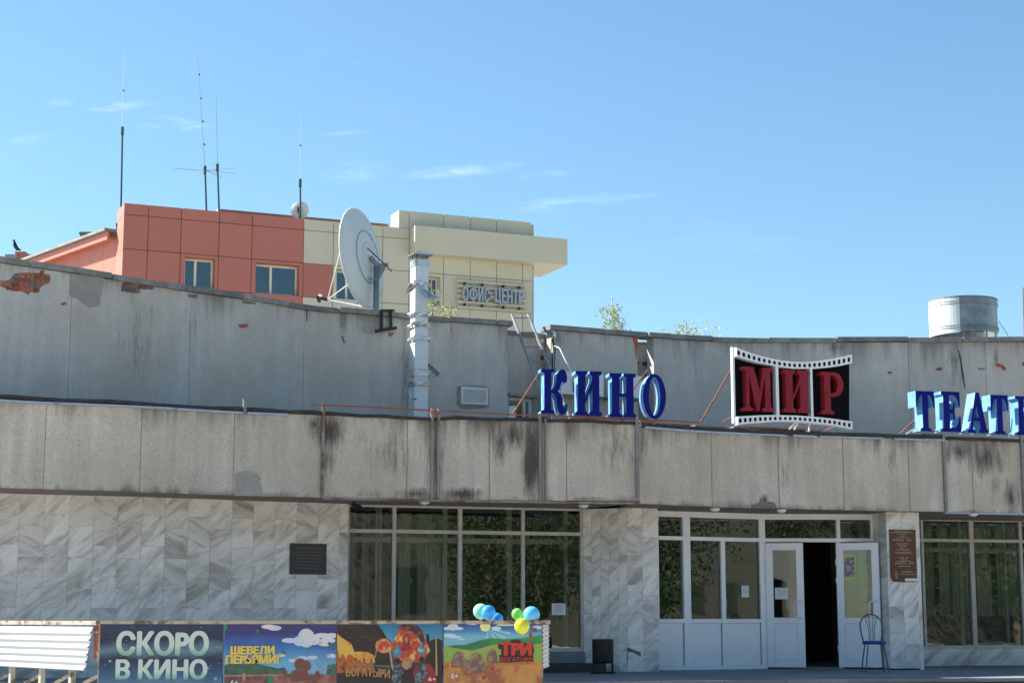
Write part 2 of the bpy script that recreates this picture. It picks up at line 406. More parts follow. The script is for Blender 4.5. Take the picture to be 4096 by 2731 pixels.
PM = path_from(hp([(-420, 518), (0, 502), (491, 489), (800, 479.5), (1024, 471), (1390, 459.5)]), ZFB)
PW1 = path_from(hp([(1390, 457), (2048, 444.5), (2330, 438.5)]), ZFB, smooth=False)
PE = path_from(hp([(2627, 433), (3060, 420), (3500, 419)]), ZFB, smooth=False)
PW2 = path_from(hp([(3640, 396.5), (4096, 389.5), (4560, 383)]), ZFB, smooth=False)
pierA = atz(2506, HZ - 443, ZFB); pierB = atz(2629, HZ - 441, ZFB); pierL = atz(2331, HZ - 438.5, ZFB)
PPF = Path([pierA, pierB]); PPS = Path([pierL, pierA])
colA = atz(3543, HZ - 427, ZFB); colB = atz(3661, HZ - 425.5, ZFB)
tdir = (colB - colA).normalized(); back = Vector((-tdir.y, tdir.x, 0))
colC = colA + back * .62; colD = colB + back * 2.4
PCF = Path([colA, colB]); PCS = Path([colC, colA])

def fascia_stains():
    L_ = []
    for x0, y0, x1, y1, s in [(1255,1640,1365,1800,1.0),(1270,1780,1350,1900,.55),(2095,1670,2160,2000,1.25),(1965,1675,2040,1860,.8),(2005,1680,2110,1800,.75),
                              (2250,1690,2310,1780,.3),(1440,1720,1660,1900,.38),(1600,1950,1730,2000,.8),(1770,1950,1910,2000,1.0),(1420,1955,1520,1995,.4),
                              (1700,1660,1770,1990,.55),(3770,1765,3900,1850,.8),(3870,1765,4010,1900,.85),(3960,1860,4000,1990,.4),(4020,1920,4070,2060,.9),
                              (3040,1975,3070,2030,1.1),(3000,2010,3090,2040,1.1),(2380,1690,2550,1900,.35),(2540,1700,2600,1860,.5),(3120,1800,3160,1990,.35),
                              (3545,1770,3590,1900,.45),(2270,1985,2430,2005,.5),(1230,1650,1290,1740,.7)]:
        P = PF1 if x0 < 2556 else PF2
        a, b, z0, z1 = P.box(x0, y0, x1, y1); pa = P.pos(a); pb = P.pos(b)
        L_.append(((pa.x + pb.x) / 2, (z0 + z1) / 2, abs(pb.x - pa.x) * .72, (z1 - z0) * .62, s))
    return L_
def wall_stains_and_shade():
    L_ = []
    for P, x0, y0, x1, y1, s in [(PU1,465,1180,640,1520,.28),(PU1,740,1150,820,1500,.22),(PU1,1600,1260,1650,1700,.45),(PU1,1360,1255,1385,1330,.5),(PU1,1780,1260,1840,1400,.25),  # the tall narrow one left of the flue is its shadow, painted in
                                 (PU2,2200,1320,2270,1400,.45),(PU3,3300,1360,3370,1420,.55),(PU3,3500,1365,3540,1420,.25),(PU3,3800,1360,3850,1600,.45),(PU3,3790,1400,3850,1480,.5),
                                 (PU1,2010,1290,2035,1500,.35),(PU1,590,1130,620,1300,.3),(PU3,3960,1355,4000,1500,.35),(PU3,2760,1360,2800,1600,.2)]:
        a, b, z0, z1 = P.box(x0, y0, x1, y1); pa = P.pos(a); pb = P.pos(b)
        L_.append(((pa.x + pb.x) / 2, (z0 + z1) / 2, abs(pb.x - pa.x) * .7, (z1 - z0) * .62, s))
    return L_

M = {}
M['fascia'] = stain_mat("weathered_concrete", (.54,.50,.42), fascia_stains(), edges=[(ZFT, .75, .75, 0), (ZFB, -.22, .65, 5)], warm=(.43,.38,.30), streak=.16, dark=(.045,.042,.040))
M['plaster'] = stain_mat("grey_render", (.55,.53,.48), wall_stains_and_shade(), edges=[(ZUT - .08, 1.0, .55, 2)], warm=(.47,.43,.35), speck=False, gscale=90, streak=.10, light=(.62,.60,.54), bump=.35, dark=(.06,.06,.06), mott=.10)
M['coping'] = mat("coping_concrete", (.23,.225,.21), .9, var=.35, vscale=5, bump=.6, bscale=30, randv=.18)
M['cement'] = mat("smooth_cement", (.33,.315,.28), .9, var=.12, vscale=6, bump=.2)
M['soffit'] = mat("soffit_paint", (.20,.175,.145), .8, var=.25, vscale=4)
M['joint'] = mat("joint_mortar", (.38,.35,.29), .95, var=.3, vscale=8)
M['dark'] = mat("dark_backing", (.05,.05,.05), .9)
M['marble'] = marble_mat()
M['brick'] = mat("red_brick", (.38,.11,.055), .9, var=.35, vscale=25, bump=.6, bscale=60, randv=.35)
M['brickpale'] = mat("dusty_brick", (.23,.15,.125), .9, var=.3, vscale=20, bump=.6, bscale=60, randv=.3)
M['mortar'] = mat("old_mortar", (.19,.165,.14), .95, var=.4, vscale=25, bump=.8, bscale=50)
M['frame'] = mat("grey_window_paint", (.50,.49,.45), .6, var=.15, vscale=8)
M['white'] = mat("white_plastic", (.84,.87,.90), .35, var=.05, vscale=3)
M['whitepaint'] = mat("white_paint", (.78,.78,.75), .4)
M['glass'] = glass_mat("window_glass")
M['glassd'] = glass_mat("office_glass", (.25,.32,.40), 1.3, .01)
M['curtain'] = mat("curtain_cloth", (.42,.41,.37), .9, streak=.3)
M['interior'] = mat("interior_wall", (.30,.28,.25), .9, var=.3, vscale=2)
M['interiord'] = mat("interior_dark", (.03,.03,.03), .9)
M['membrane'] = mat("roof_felt", (.035,.035,.035), .85, var=.4, vscale=8, bump=.8, bscale=20)
M['flashing'] = mat("galvanised_flashing", (.33,.40,.52), .5, .2, var=.18, vscale=6)
M['rustpost'] = mat("rusting_steel_post", (.26,.25,.23), .7, .1, col2=(.17,.085,.05), c2thr=(.45,.6), c2scale=3)
M['rust'] = mat("rusty_steel", (.27,.10,.055), .85, .1, var=.4, vscale=12)
M['rustpipe'] = mat("red_brown_pipe", (.30,.095,.06), .7, .1, var=.25, vscale=10)
M['greypost'] = mat("grey_steel_post", (.21,.21,.20), .6, .2, var=.2, vscale=6)
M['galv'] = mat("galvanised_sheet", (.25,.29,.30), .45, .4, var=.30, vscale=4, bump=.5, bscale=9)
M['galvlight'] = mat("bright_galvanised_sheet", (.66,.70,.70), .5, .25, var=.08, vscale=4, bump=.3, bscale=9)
M['foil'] = mat("torn_foil", (.60,.62,.62), .30, .8, bump=1, bscale=25, col2=(.42,.36,.22), c2thr=(.52,.6), c2scale=6)
M['blacksteel'] = mat("black_steel", (.02,.018,.016), .6, .2)
M['blackplastic'] = mat("black_plastic", (.012,.012,.013), .35)
M['porch'] = mat("porch_stone", (.20,.21,.22), .7, var=.15, vscale=1.5, bump=.3, randv=.12)
M['porchdark'] = mat("dark_step_stone", (.045,.042,.04), .75, var=.4, vscale=5, bump=.4)
M['asphalt'] = mat("street_paving", (.52,.46,.40), .9, var=.2, vscale=.8, bump=.5, bscale=20)
M['roofing'] = mat("flat_roof_felt", (.11,.11,.11), .9, var=.3, vscale=1)

B = thing("cinema_building", "grey concrete and marble cinema with curved upper wall, glazed porch and white entrance", "cinema", (0, 26, ZFL))
XL, XR = -420, 4560
BASE = ZFL - .85

# ---- body: slabs, soffit, roofs
mb = MB()
for P in (PF1, PF2):
    a0 = 0; a1 = P.L
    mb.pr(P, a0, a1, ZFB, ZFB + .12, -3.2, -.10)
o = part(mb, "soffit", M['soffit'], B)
mb = MB()
for P in (PF1, PF2): mb.pr(P, 0, P.L, ZFB + .125, ZFT - .14, -3.6, -.075)
part(mb, "canopy_core", M['dark'], B)
mb = MB()
for P in (PF1, PF2): mb.pr(P, 0, P.L, ZFT - .135, ZFT - .10, -9.5, -.08)
part(mb, "lower_roof", M['roofing'], B)
# ---- fascia panels
def fascia_panels(P, joints):
    for a, b in zip(joints[:-1], joints[1:]):
        s0 = P.hit(a, 1800)[0]; s1 = P.hit(b, 1830)[0]
        m = MB(); m.pr(P, s0 + .006, s1 - .006, ZFB + random.uniform(-.008, .008), ZFT, -.07, random.uniform(0, .008))
        part(m, "fascia_panel", M['fascia'], B)
    m = MB(); m.pr(P, P.hit(joints[0], 1800)[0], P.hit(joints[-1], 1800)[0], ZFB + .01, ZFT - .01, -.072, -.010)
    part(m, "joint_filler", M['joint'], B)
fascia_panels(PF1, [-400, -180, 178, 562, 935, 1287, 1628, 1735, 1957, 2168, 2266, 2556])
fascia_panels(PF2, [2556, 2845, 3112, 3371, 3632, 3779, 3886, 4086, 4330, 4590])
# fascia end return where the front steps back
e0 = PF1.pos(PF1.hit(2556, 1830)[0], .004); e1 = PF2.pos(PF2.hit(2556, 1830)[0], -.05)
m = MB(); m.bar((e0.x + .0, e0.y, (ZFB + ZFT) / 2), (e1.x, e1.y + .3, (ZFB + ZFT) / 2), .02, ZFT - ZFB - .02); part(m, "fascia_return", M['fascia'], B)
# bottom steel lip and cement repairs
m = MB(); m.pr(PF1, PF1.hit(1292, 1985)[0], PF1.hit(2540, 2000)[0], ZFB - .035, ZFB - .005, -.08, .022); part(m, "steel_lip", M['rustpost'], B)
m = MB(); m.pr(PF2, PF2.hit(3782, 2046)[0], PF2.hit(4500, 2046)[0], ZFB - .03, ZFB - .004, -.08, .02); part(m, "steel_lip", M['flashing'], B)
def wpatch(P, pts, name, material, off=.006, jit=1.5, back=-.01, off0=0):
    q = [];
    n = len(pts)
    for i in range(n):
        a = pts[i]; b = pts[(i+1) % n]; d = math.hypot(b[0]-a[0], b[1]-a[1]); k = max(1, int(d / 9))
        for j in range(k):
            t = j / k; q.append((a[0]+(b[0]-a[0])*t + random.uniform(-jit, jit), a[1]+(b[1]-a[1])*t + random.uniform(-jit, jit)))
    m = MB(); m.poly(P, [P.hit(x, y) for x, y in q], back, off, 0)
    return part(m, name, material, B)
wpatch(PF1, [(940,1978),(942,1892),(965,1886),(1000,1884),(1026,1895),(1040,1905),(1038,1930),(1050,1950),(1045,1968),(1085,1973),(1110,1980),(1150,1984),(940,1982)], "cement_patch", M['cement'], .014)
wpatch(PF2, [(3003,2031),(3008,2017),(3035,2014),(3042,1995),(3052,1990),(3058,2010),(3075,2005),(3100,2012),(3108,2033)], "damp_patch", M['mortar'], .010)
# roof edge: felt and flashing strips
def edge(P, x0, x1, y, z0, z1, o0, o1, name, material, seg=200, wob=.012):
    s0 = P.hit(x0, y)[0]; s1 = P.hit(x1, y)[0]; n = max(1, int((x1 - x0) / seg)); w = [random.uniform(-wob, wob) for _ in range(n + 1)]
    m = MB()
    for i in range(n):
        a = s0 + (s1 - s0) * i / n; b = s0 + (s1 - s0) * (i + 1) / n
        m.pr(P, a, b, z0 + w[i], z1 + w[i], o0, o1, 0, z0 + w[i+1], z1 + w[i+1])
    return part(m, name, material, B)
edge(PF1, -400, 1262, 1620, ZFT + .012, ZFT + .060, -.16, .035, "roof_felt_edge", M['membrane'], 110)
edge(PF1, 1262, 2556, 1660, ZFT - .008, ZFT + .040, -.16, .030, "roof_felt_edge", M['membrane'], 90, .02)
edge(PF2, 2560, 3775, 1730, ZFT - .0, ZFT + .062, -.16, .034, "roof_felt_edge", M['membrane'], 90, .014)
edge(PF2, 3785, 4590, 1750, ZFT + .0, ZFT + .055, -.16, .030, "roof_felt_edge", M['membrane'], 150)
for P, x0, x1, dz in [(PF1,-300,237,0),(PF1,210,708,0),(PF1,690,968,0),(PF1,986,1150,0),(PF2,2572,3132,0),(PF2,3165,3256,0),(PF2,3271,3523,0),(PF2,3568,3690,0),(PF2,3680,3770,0)]:
    edge(P, x0, x1, 1640, ZFT - .030, ZFT + .0, -.02, .055, "flashing_strip", M['flashing'], 600, .006)
# torn brick and wood showing along the roof edge below the film sign
for x0, x1, z in [(2560,2650,.075),(2650,2760,.07),(2780,2900,.07),(2935,3000,.085),(3002,3230,.09),(3240,3290,.08),(3700,3772,.075)]:
    edge(PF2, x0, x1, 1730, ZFT + z - .012, ZFT + z + .018, -.14, .01, "edge_board", M['mortar'] if x0 != 3002 else M['rust'], 60, .006)

# ---- steel posts clamped on the fascia and the red pipe
def fpost(P, x0, x1, y0, y1, material, o1=.05):
    s0 = P.hit(x0, (y0+y1)/2)[0]; s1 = P.hit(x1, (y0+y1)/2)[0]
    z1 = P.hit((x0+x1)/2, y0)[1]; z0 = P.hit((x0+x1)/2, y1)[1]
    m = MB(); m.pr(P, s0, s1, z0, z1, .004, o1); part(m, "fascia_post", material, B)
for a in [(PF1,1284,1295,1613,1986,M['rustpost']),(PF1,1721,1732,1634,1996,M['rustpost']),(PF1,1746,1757,1636,1996,M['rustpost']),
          (PF1,2153,2163,1655,2005,M['greypost']),(PF1,2177,2184,1675,2005,M['greypost']),(PF1,2541,2553,1667,1990,M['greypost']),
          (PF1,970,982,1597,1655,M['greypost']),(PF2,3770,3780,1735,2046,M['greypost']),(PF2,4083,4093,1740,2050,M['greypost'])]:
    fpost(*a)
m = MB(); m.pr(PF1, PF1.hit(1721, 1640)[0], PF1.hit(1757, 1640)[0], ZFT + .07, ZFT + .10, -.02, .06); part(m, "post_cap", M['rust'], B)
pts = [PF1.pos(PF1.hit(x, y, .02)[0], .02, PF1.hit(x, y, .02)[1]) for x, y in [(1243,1618),(1500,1629),(1720,1641),(1900,1650),(2048,1658),(2250,1664),(2545,1673)]]
pts += [PF2.pos(PF2.hit(x, y, .02)[0], .02, PF2.hit(x, y, .02)[1]) for x, y in [(2640,1680),(2800,1690)]]
m = MB(); m.tube(pts, .013, 6); part(m, "roof_edge_pipe", M['rustpipe'], B)

# ---- upper wall
def wall_panels(P, joints, z0, z1, o1=0, mt=None):
    for a, b in zip(joints[:-1], joints[1:]):
        s0 = P.hit(a, 1450)[0] if a is not None else 0; s1 = P.hit(b, 1450)[0] if b is not None else P.L
        m = MB(); m.pr(P, s0 + .004, s1 - .004, z0, z1, -.25, o1 + random.uniform(0, .006)); part(m, "wall_panel", mt or M['plaster'], B)
    s0 = P.hit(joints[0], 1450)[0] if joints[0] is not None else 0; s1 = P.hit(joints[-1], 1450)[0] if joints[-1] is not None else P.L
    m = MB(); m.pr(P, s0 + .02, s1 - .02, z0, z1 - .02, -.252, -.008); part(m, "wall_core", M['cement'], B)
ZU0 = ZFT - .12
wall_panels(PU1, [None, 276, 757, 1214, 1640, None], ZU0, ZUT - .09)
wall_panels(PU2, [None, 2550], ZU0, ZUT - .09)
wall_panels(PU3, [None, 2990, 3340, 3634, 3942, None], ZU0, ZUT - .09)
# recess with a window, and the left return of the next bay
zr = EYE + 5.22
sa, sb, wz0, wz1 = PR.box(2036, 1583, 2137, 1700)
def rpanel(a, b, z0, z1):
    m = MB(); m.pr(PR, a, b, z0, z1, -.25, 0); part(m, "wall_panel", M['plaster'], B)
rpanel(0, PR.L, wz1, zr - .08); rpanel(sb, PR.L, ZU0, wz1 - .004); rpanel(0, sa, ZU0, wz1 - .004)
m = MB(); m.pr(PR, sa - .02, sb + .05, wz1 - .02, wz1 + .03, -.02, .04); part(m, "window_lintel", M['joint'], B)
m = MB(); fw = .06
zc = wz1 - .025
m.pr(PR, sa, sb, zc - fw, zc, -.14, -.08); m.pr(PR, sb - fw, sb, ZU0, zc - fw - .001, -.14, -.08); m.pr(PR, sb - 3.2*fw, sb - 2.2*fw, ZU0, zc - fw - .001, -.13, -.09); m.pr(PR, sa, sa + fw, ZU0, zc - fw - .001, -.14, -.08)
wf = part(m, "upper_window", M['white'], B)
m = MB(); m.pr(PR, sa + fw, sb - fw, ZU0, zc - fw, -.115, -.110); part(m, "pane", M['glass'], wf)
m = MB(); m.pr(PR, sa - .3, sb + .3, ZU0, wz1 + .3, -.6, -.5); part(m, "room_backing", M['interior'], B)
def ret(pa, pb, z0, z1, name="wall_return"):
    m = MB(); d = (pb - pa).normalized(); nn = Vector((d.y, -d.x)) * .12
    c = [(pa.x, pa.y, z0), (pb.x, pb.y, z0), (pb.x - nn.x, pb.y - nn.y, z0), (pa.x - nn.x, pa.y - nn.y, z0)]
    m.hexa(c + [(x, y, z1) for x, y, _ in c]); part(m, name, M['plaster'], B)
p0 = PU2.pos(.001, -.004).xy; ret(p0 + Vector((-.25, .9)), p0 + Vector((.004, .0)), ZU0, ZUT - .10)
pe = PU2.hit(2550, 1450)[0]
# low piece of wall in the gap between the two bays
q0 = PU2.pos(pe, -.45); q1 = PU3.pos(.0, -.45)
PG = Path([(q0.x, q0.y), (q1.x + .3, q1.y)])
zg = PG.hit(2580, 1378)[1]
m = MB(); m.pr(PG, -.2, PG.L, ZU0, zg, -.2, 0); part(m, "wall_panel", M['plaster'], B)
m = MB(); m.pr(PG, -.05, PG.L, zg + .002, zg + .04, -.2, .06); part(m, "coping_slab", M['flashing'], B)
p0 = PU3.pos(.001, -.004).xy; ret(p0 + Vector((-.12, .9)), p0 + Vector((.003, 0)), ZU0, ZUT - .10)
# broken brick edge
wpatch(PU2, [(2530,1346),(2549,1346),(2550,1380),(2547,1420),(2544,1438),(2541,1415),(2540,1385),(2533,1362)], "broken_edge", M['brick'], .012, 1.2)
# coping
def coping(P, s0, s1, z, L_=1.15, ov=.07, th=.088):
    s = s0
    while s < s1 - .05:
        e = min(s + L_ * random.uniform(.8, 1.25), s1)
        if s1 - e < .3: e = s1
        dz = random.uniform(-.010, .010); dz2 = dz + random.uniform(-.012, .012)
        m = MB(); m.pr(P, s + .006, e - .006, z - th + dz, z + dz, -.34, ov + random.uniform(-.015, .015), 0, z - th + dz2, z + dz2)
        part(m, "coping_slab", M['coping'], B); s = e
coping(PU1, 0, PU1.hit(2046, 1290)[0], ZUT)
coping(PU2, -.10, PU2.hit(2584, 1335)[0], ZUT)
coping(PU3, -.12, PU3.L, ZUT)
coping(PR, 0, PR.L, zr, .9, .05, .08)
# upper roof and body behind
m = MB()
for P in (PU1, PU2, PU3): m.pr(P, 0, P.L, ZUT - .55, ZUT - .5, -9, -.26)
part(m, "upper_roof", M['roofing'], B)
m = MB(); b0 = PU1.pos(0, -9); b1 = PU3.pos(PU3.L, -9)
m.bar((b0.x, b0.y, (ZUT + BASE) / 2 - .3), (b1.x, b1.y, (ZUT + BASE) / 2 - .3), .3, ZUT - BASE - .6); part(m, "rear_wall", M['plaster'], B)

# ---- plaster damage
wpatch(PU1, [(278,1093),(415,1108),(412,1140),(405,1165),(400,1205),(396,1222),(370,1228),(352,1228),(335,1215),(312,1195),(290,1188),(278,1180)], "cement_patch", M['cement'], .011, 2.5)
wpatch(PU1, [(1452+13*math.cos(a/9*6.283)*1.6+17, 1316+18*math.sin(a/9*6.283)) for a in range(9)], "cement_patch", M['cement'], .011, 1.2)
wpatch(PU1, [(0,1124),(40,1118),(55,1096),(100,1092),(160,1090),(168,1078),(176,1095),(196,1100),(202,1118),(196,1134),(170,1142),(158,1152),(156,1172),(140,1173),(128,1166),(110,1178),(90,1166),(40,1162),(22,1150),(0,1144)], "broken_plaster", M['mortar'], .008, 2.5)
wpatch(PU1, [(487,1132),(560,1140),(565,1136),(612,1140),(610,1158),(560,1156),(556,1174),(530,1170),(484,1164)], "broken_plaster", M['brickpale'], .008, 2)
for pts_, mt in [([(244,1211),(262,1210),(264,1217),(250,1223),(243,1219)], 'brick'), ([(748,1179),(788,1178),(790,1184),(780,1192),(754,1190)], 'mortar'),
                 ([(953,1298),(995,1296),(990,1306),(975,1313),(960,1308)], 'brick'), ([(967,1204),(1000,1206),(1024,1212),(1024,1217),(970,1213)], 'mortar'),
                 ([(1552,1332),(1578,1330),(1572,1340),(1558,1347)], 'brick')]:
    wpatch(PU1, pts_, "broken_plaster", M[mt], .010, 1.2)
for pts_ in [[(3550,1486),(3567,1486),(3568,1494),(3552,1494)], [(3742,1474),(3752,1469),(3771,1471),(3768,1480),(3750,1484)],
             [(3911,1470),(3925,1473),(3943,1472),(3935,1478),(3915,1478)], [(3980,1455),(3995,1453),(4012,1460),(4025,1472),(4022,1484),(4010,1480),(4000,1468),(3985,1466)], [(4088,1448),(4110,1446),(4112,1466),(4090,1464)]]:
    wpatch(PU3, pts_, "broken_plaster", M['brick'], .010, 1.2)
def brick(c, mt):
    x0, y0, x1, y1 = [c[0]/2.2402, 700+c[1]/2.2402, c[2]/2.2402, 700+c[3]/2.2402]
    a, b, z0, z1 = PU1.box(x0, y0, x1, y1)
    m = MB(); m.pr(PU1, a, b, z0, z1, 0, .016 + random.uniform(-.003, .006)); part(m, "brick", M[mt], B)
for c in [(170,887,220,920),(232,888,300,925),(305,890,358,925),(362,858,388,892),(362,895,398,925),(402,902,444,936),(125,926,188,960),(206,932,270,960),
          (312,938,382,982),(402,940,438,964),(6,958,88,992),(102,966,158,996),(166,968,250,1000),(56,1002,110,1030),(114,1004,164,1032),(176,1004,232,1042),(236,1006,288,1040),(300,1010,345,1048)]:
    brick(c, 'brick')
for c in [(1115,960,1180,990),(1090,1010,1150,1045),(1154,1012,1205,1050),(1150,990,1240,1008),(1208,1020,1250,1058),(1255,988,1310,1012),(1314,990,1370,1018)]:
    brick(c, 'brickpale')
# rust run below the bracket
wpatch(PU3, [(3831,1400),(3836,1402),(3842,1430),(3850,1470),(3856,1510),(3862,1553),(3858,1553),(3848,1500),(3840,1450)], "wall_crack", M['dark'], .009, .8)
wpatch(PU1, [(1224,1238),(1228,1238),(1228,1285),(1225,1285)], "wall_crack", M['dark'], .009, .6)
wpatch(PU1, [(1366,1343),(1372,1343),(1376,1358),(1381,1368),(1376,1372),(1368,1360)], "wall_crack", M['mortar'], .009, .8)

# ---- ground floor walls: marble tiles
def tiles(P, s0, s1, z0, z1, tw=.335, thh=.43, back=True, drop=None, start=0):
    i = start; s = s0
    while s < s1 - .02:
        e = min(s + tw, s1)
        if s1 - e < .06: e = s1
        z = z1 + (0 if i % 2 else .17) ; first = True
        zz = z
        while zz > z0 + .01:
            t = min(zz, z1); b_ = max(zz - thh, z0)
            if t - b_ > .02 and not (drop and drop(s, e, b_, t)):
                m = MB(); m.pr(P, s + .0016, e - .0016, b_ + .0016, t - .0016, -.02, random.uniform(0, .004)); part(m, "marble_tile", M['marble'], B)
            zz -= thh
        s = e; i += 1
    if back:
        m = MB(); m.pr(P, s0, s1, z0, z1, -.25, -.005); part(m, "tile_backing", M['joint'], B)
sM = PM.hit(1390, 2300)[0]
tiles(PM, 0.0, sM, ZFL - .0, ZFB)
# end return of the marble wall beside the glazing
pe2 = PM.pos(sM, -.25)
tiles(PPF, 0, PPF.L, ZFL, ZFB, PPF.L / 2, .45)
tiles(PPS, 0, PPS.L, ZFL, ZFB, PPS.L / 5, .45)
tiles(PCF, 0, PCF.L, ZFL + .02, ZFB, PCF.L / 2, .42)
tiles(PCS, 0, PCS.L, ZFL + .02, ZFB, PCS.L / 2, .52)
m = MB(); PCR = Path([colB, colD]); m.pr(PCR, 0, PCR.L, ZFL, ZFB, -.0, .06); part(m, "wall_return", M['marble'], B)
# fallen slab propped in the hole of the pier
wpatch(PPF, [(2509,2640),(2509,2586),(2562,2607),(2562,2625),(2540,2612),(2510,2598)], "broken_tile", M['mortar'], .008, 1)

# ---- storefront glazing
def storefront(P, x0, x1, vert, ytr, ytop, ybot, name, glass='glass', sill=True, ym=2300):
    """vert = list of (x0, x1) mullions; ytr = transom (y0, y1) at the middle"""
    xm = (x0 + x1) / 2
    s0 = P.hit(x0, ym)[0]; s1 = P.hit(x1, ym)[0]
    ztop = P.hit(xm, ytop)[1]; zbot = P.hit(xm, ybot)[1]; zt1 = P.hit(xm, ytr[0])[1]; zt0 = P.hit(xm, ytr[1])[1]
    m = MB(); m.pr(P, s0, s1, ztop - .055, ztop, -.09, .0); m.pr(P, s0, s1, zt0, zt1, -.09, .004); m.pr(P, s0, s1, zbot, zbot + .05, -.09, .0)
    w = part(m, name, M['frame'], B)
    ss = []
    for a, b in vert:
        a = P.hit(a, ym)[0]; b = P.hit(b, ym)[0]; ss.append((a, b))
        m = MB(); m.pr(P, a, b, zbot + .052, zt0 - .002, -.09, .006); part(m, "mullion", M['frame'], w)
        m = MB(); m.pr(P, a, b, zt1 + .002, ztop - .057, -.09, .006); part(m, "mullion", M['frame'], w)
    for (a0, a1), (b0, b1) in zip(ss[:-1], ss[1:]):
        for z0, z1 in ((zbot + .05, zt0), (zt1, ztop - .055)):
            m = MB(); m.pr(P, a1, b0, z0, z1, -.050, -.044); part(m, "pane", M[glass], w)
    # wall above the frame
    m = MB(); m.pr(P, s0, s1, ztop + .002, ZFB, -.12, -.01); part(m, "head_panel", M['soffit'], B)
    return w, s0, s1, zbot, ztop, zt0
w1, a1, b1, zb1, zt1_, ztr1 = storefront(PW1, 1390, 2331, [(1390,1396),(1569,1583),(1833,1848),(2087,2099),(2324,2331)], (2121,2135), 2019, 2607, "shopfront_window")
m = MB(); m.pr(PW1, a1, b1, ZFL + .13, zb1 - .004, -.2, .05); part(m, "window_plinth", M['porch'], B)
m = MB(); m.pr(PW1, a1 - .3, PW1.hit(2372, 2680)[0], ZFL - .0, ZFL + .128, -.2, .55); part(m, "raised_step", M['porchdark'], B)
w2, a2, b2, zb2, zt2_, ztr2 = storefront(PW2, 3640, 4555, [(3665,3672),(3690,3699),(3884,3900),(4084,4094),(4290,4304),(4545,4555)], (2158,2170), 2075, 2590, "shopfront_window")
m = MB(); m.pr(PW2, a2, PW2.hit(3919, 2600)[0] - .003, ZFL, zb2 - .004, -.2, .03); part(m, "window_plinth", M['marble'], B)
m = MB(); m.pr(PW2, PW2.hit(3919, 2600)[0] + .003, b2, ZFL, zb2 - .004, -.2, .03); part(m, "window_plinth", M['marble'], B)
# second glazing line and rooms behind
def inner(P, s0, s1, zb, zt, xs, y=2300, off=-.45, frames=True):
    m = MB()
    for a, b in xs:
        a = P.hit(a, y, off)[0]; b = P.hit(b, y, off)[0]; m.pr(P, a, b, zb, zt, off - .05, off)
    m.pr(P, s0, s1, ztr1 - .12, ztr1 - .04, off - .05, off - .001)
    return part(m, "inner_frame", M['frame'], B)
inner(PW1, a1, b1, zb1, zt1_, [(1500,1512),(1516,1526),(1770,1789),(2028,2047),(2256,2272)])
inner(PW2, a2, b2, zb2, zt2_, [(3838,3850),(4018,4028)], off=-.5)
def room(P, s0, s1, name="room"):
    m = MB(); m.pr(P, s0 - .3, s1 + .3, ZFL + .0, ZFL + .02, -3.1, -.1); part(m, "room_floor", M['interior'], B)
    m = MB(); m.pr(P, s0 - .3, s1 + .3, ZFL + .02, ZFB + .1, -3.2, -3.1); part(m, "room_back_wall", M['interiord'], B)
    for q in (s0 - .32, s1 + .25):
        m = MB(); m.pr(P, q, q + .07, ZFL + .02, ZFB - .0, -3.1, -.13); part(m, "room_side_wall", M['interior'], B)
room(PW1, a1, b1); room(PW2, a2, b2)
def curtain(P, x0, x1, z0, z1, off, y=2300):
    a = P.hit(x0, y, off)[0]; b = P.hit(x1, y, off)[0]; m = MB(); n = max(8, int((b - a) / .025)); vs = []; fs = []
    for i in range(n + 1):
        s = a + (b - a) * i / n; o_ = off + .025 * math.sin(i * 1.9) + .01 * math.sin(i * .7)
        p = P.pos(s, o_); vs += [(p.x, p.y, z0), (p.x, p.y, z1)]
    for i in range(n): fs.append((2*i, 2*i+2, 2*i+3, 2*i+1))
    m.add(vs, fs); part(m, "curtain", M['curtain'], B, smooth=True, fix=False)
for x0, x1 in [(1396,1420),(1445,1475),(1592,1640),(1668,1765)]: curtain(PW1, x0, x1, zb1, ztr1 + .35, -.75)
for x0, x1 in [(3700,3735),(3755,3795),(3805,3885),(3905,3965),(3985,4070)]: curtain(PW2, x0, x1, zb2 + .55, zt2_, -1.2)

# ---- white entrance
def pe(x0, y0, x1, y1, o0, o1, name, material, par):
    a, b, z0, z1 = PE.box(x0, y0, x1, y1); m = MB(); m.pr(PE, a, b, z0, z1, o0, o1); return part(m, name, material, par)
def prz(m, x0, x1, z0, z1, o0, o1, y=2300): m.pr(PE, PE.hit(x0, y)[0], PE.hit(x1, y)[0], z0, z1, o0, o1)
zE = {k: PE.hit(2900, y)[1] for k, y in dict(top=2050, tr1=2148, tr0=2163, mid1=2474, mid0=2490, b1=2668, b0=2681).items()}
zE['top'] = ZFB - .004; zE['b0'] = ZFL + .004
m = MB()
prz(m, 2629, 3497, zE['top'] - .09, zE['top'], -.10, 0); prz(m, 2629, 3497, zE['tr0'], zE['tr1'], -.10, 0)
for x0, x1 in [(2629,2636),(2735,2763),(3041,3064),(3352,3366),(3489,3497)]:
    prz(m, x0, x1, zE['b0'], zE['tr0'] - .001, -.10, .001); prz(m, x0, x1, zE['tr1'] + .001, zE['top'] - .091, -.10, .001)
for x0, x1 in [(2636,2735),(2763,3041)]:
    prz(m, x0, x1, zE['mid0'], zE['mid1'], -.10, 0); prz(m, x0, x1, zE['b0'], zE['b0'] + .06, -.10, 0)
prz(m, 2886, 2902, zE['mid1'] + .001, zE['tr0'] - .001, -.10, .001)
prz(m, 2886, 2902, zE['b0'] + .061, zE['mid0'] - .001, -.10, .001)
ent = part(m, "entrance_frame", M['white'], B)
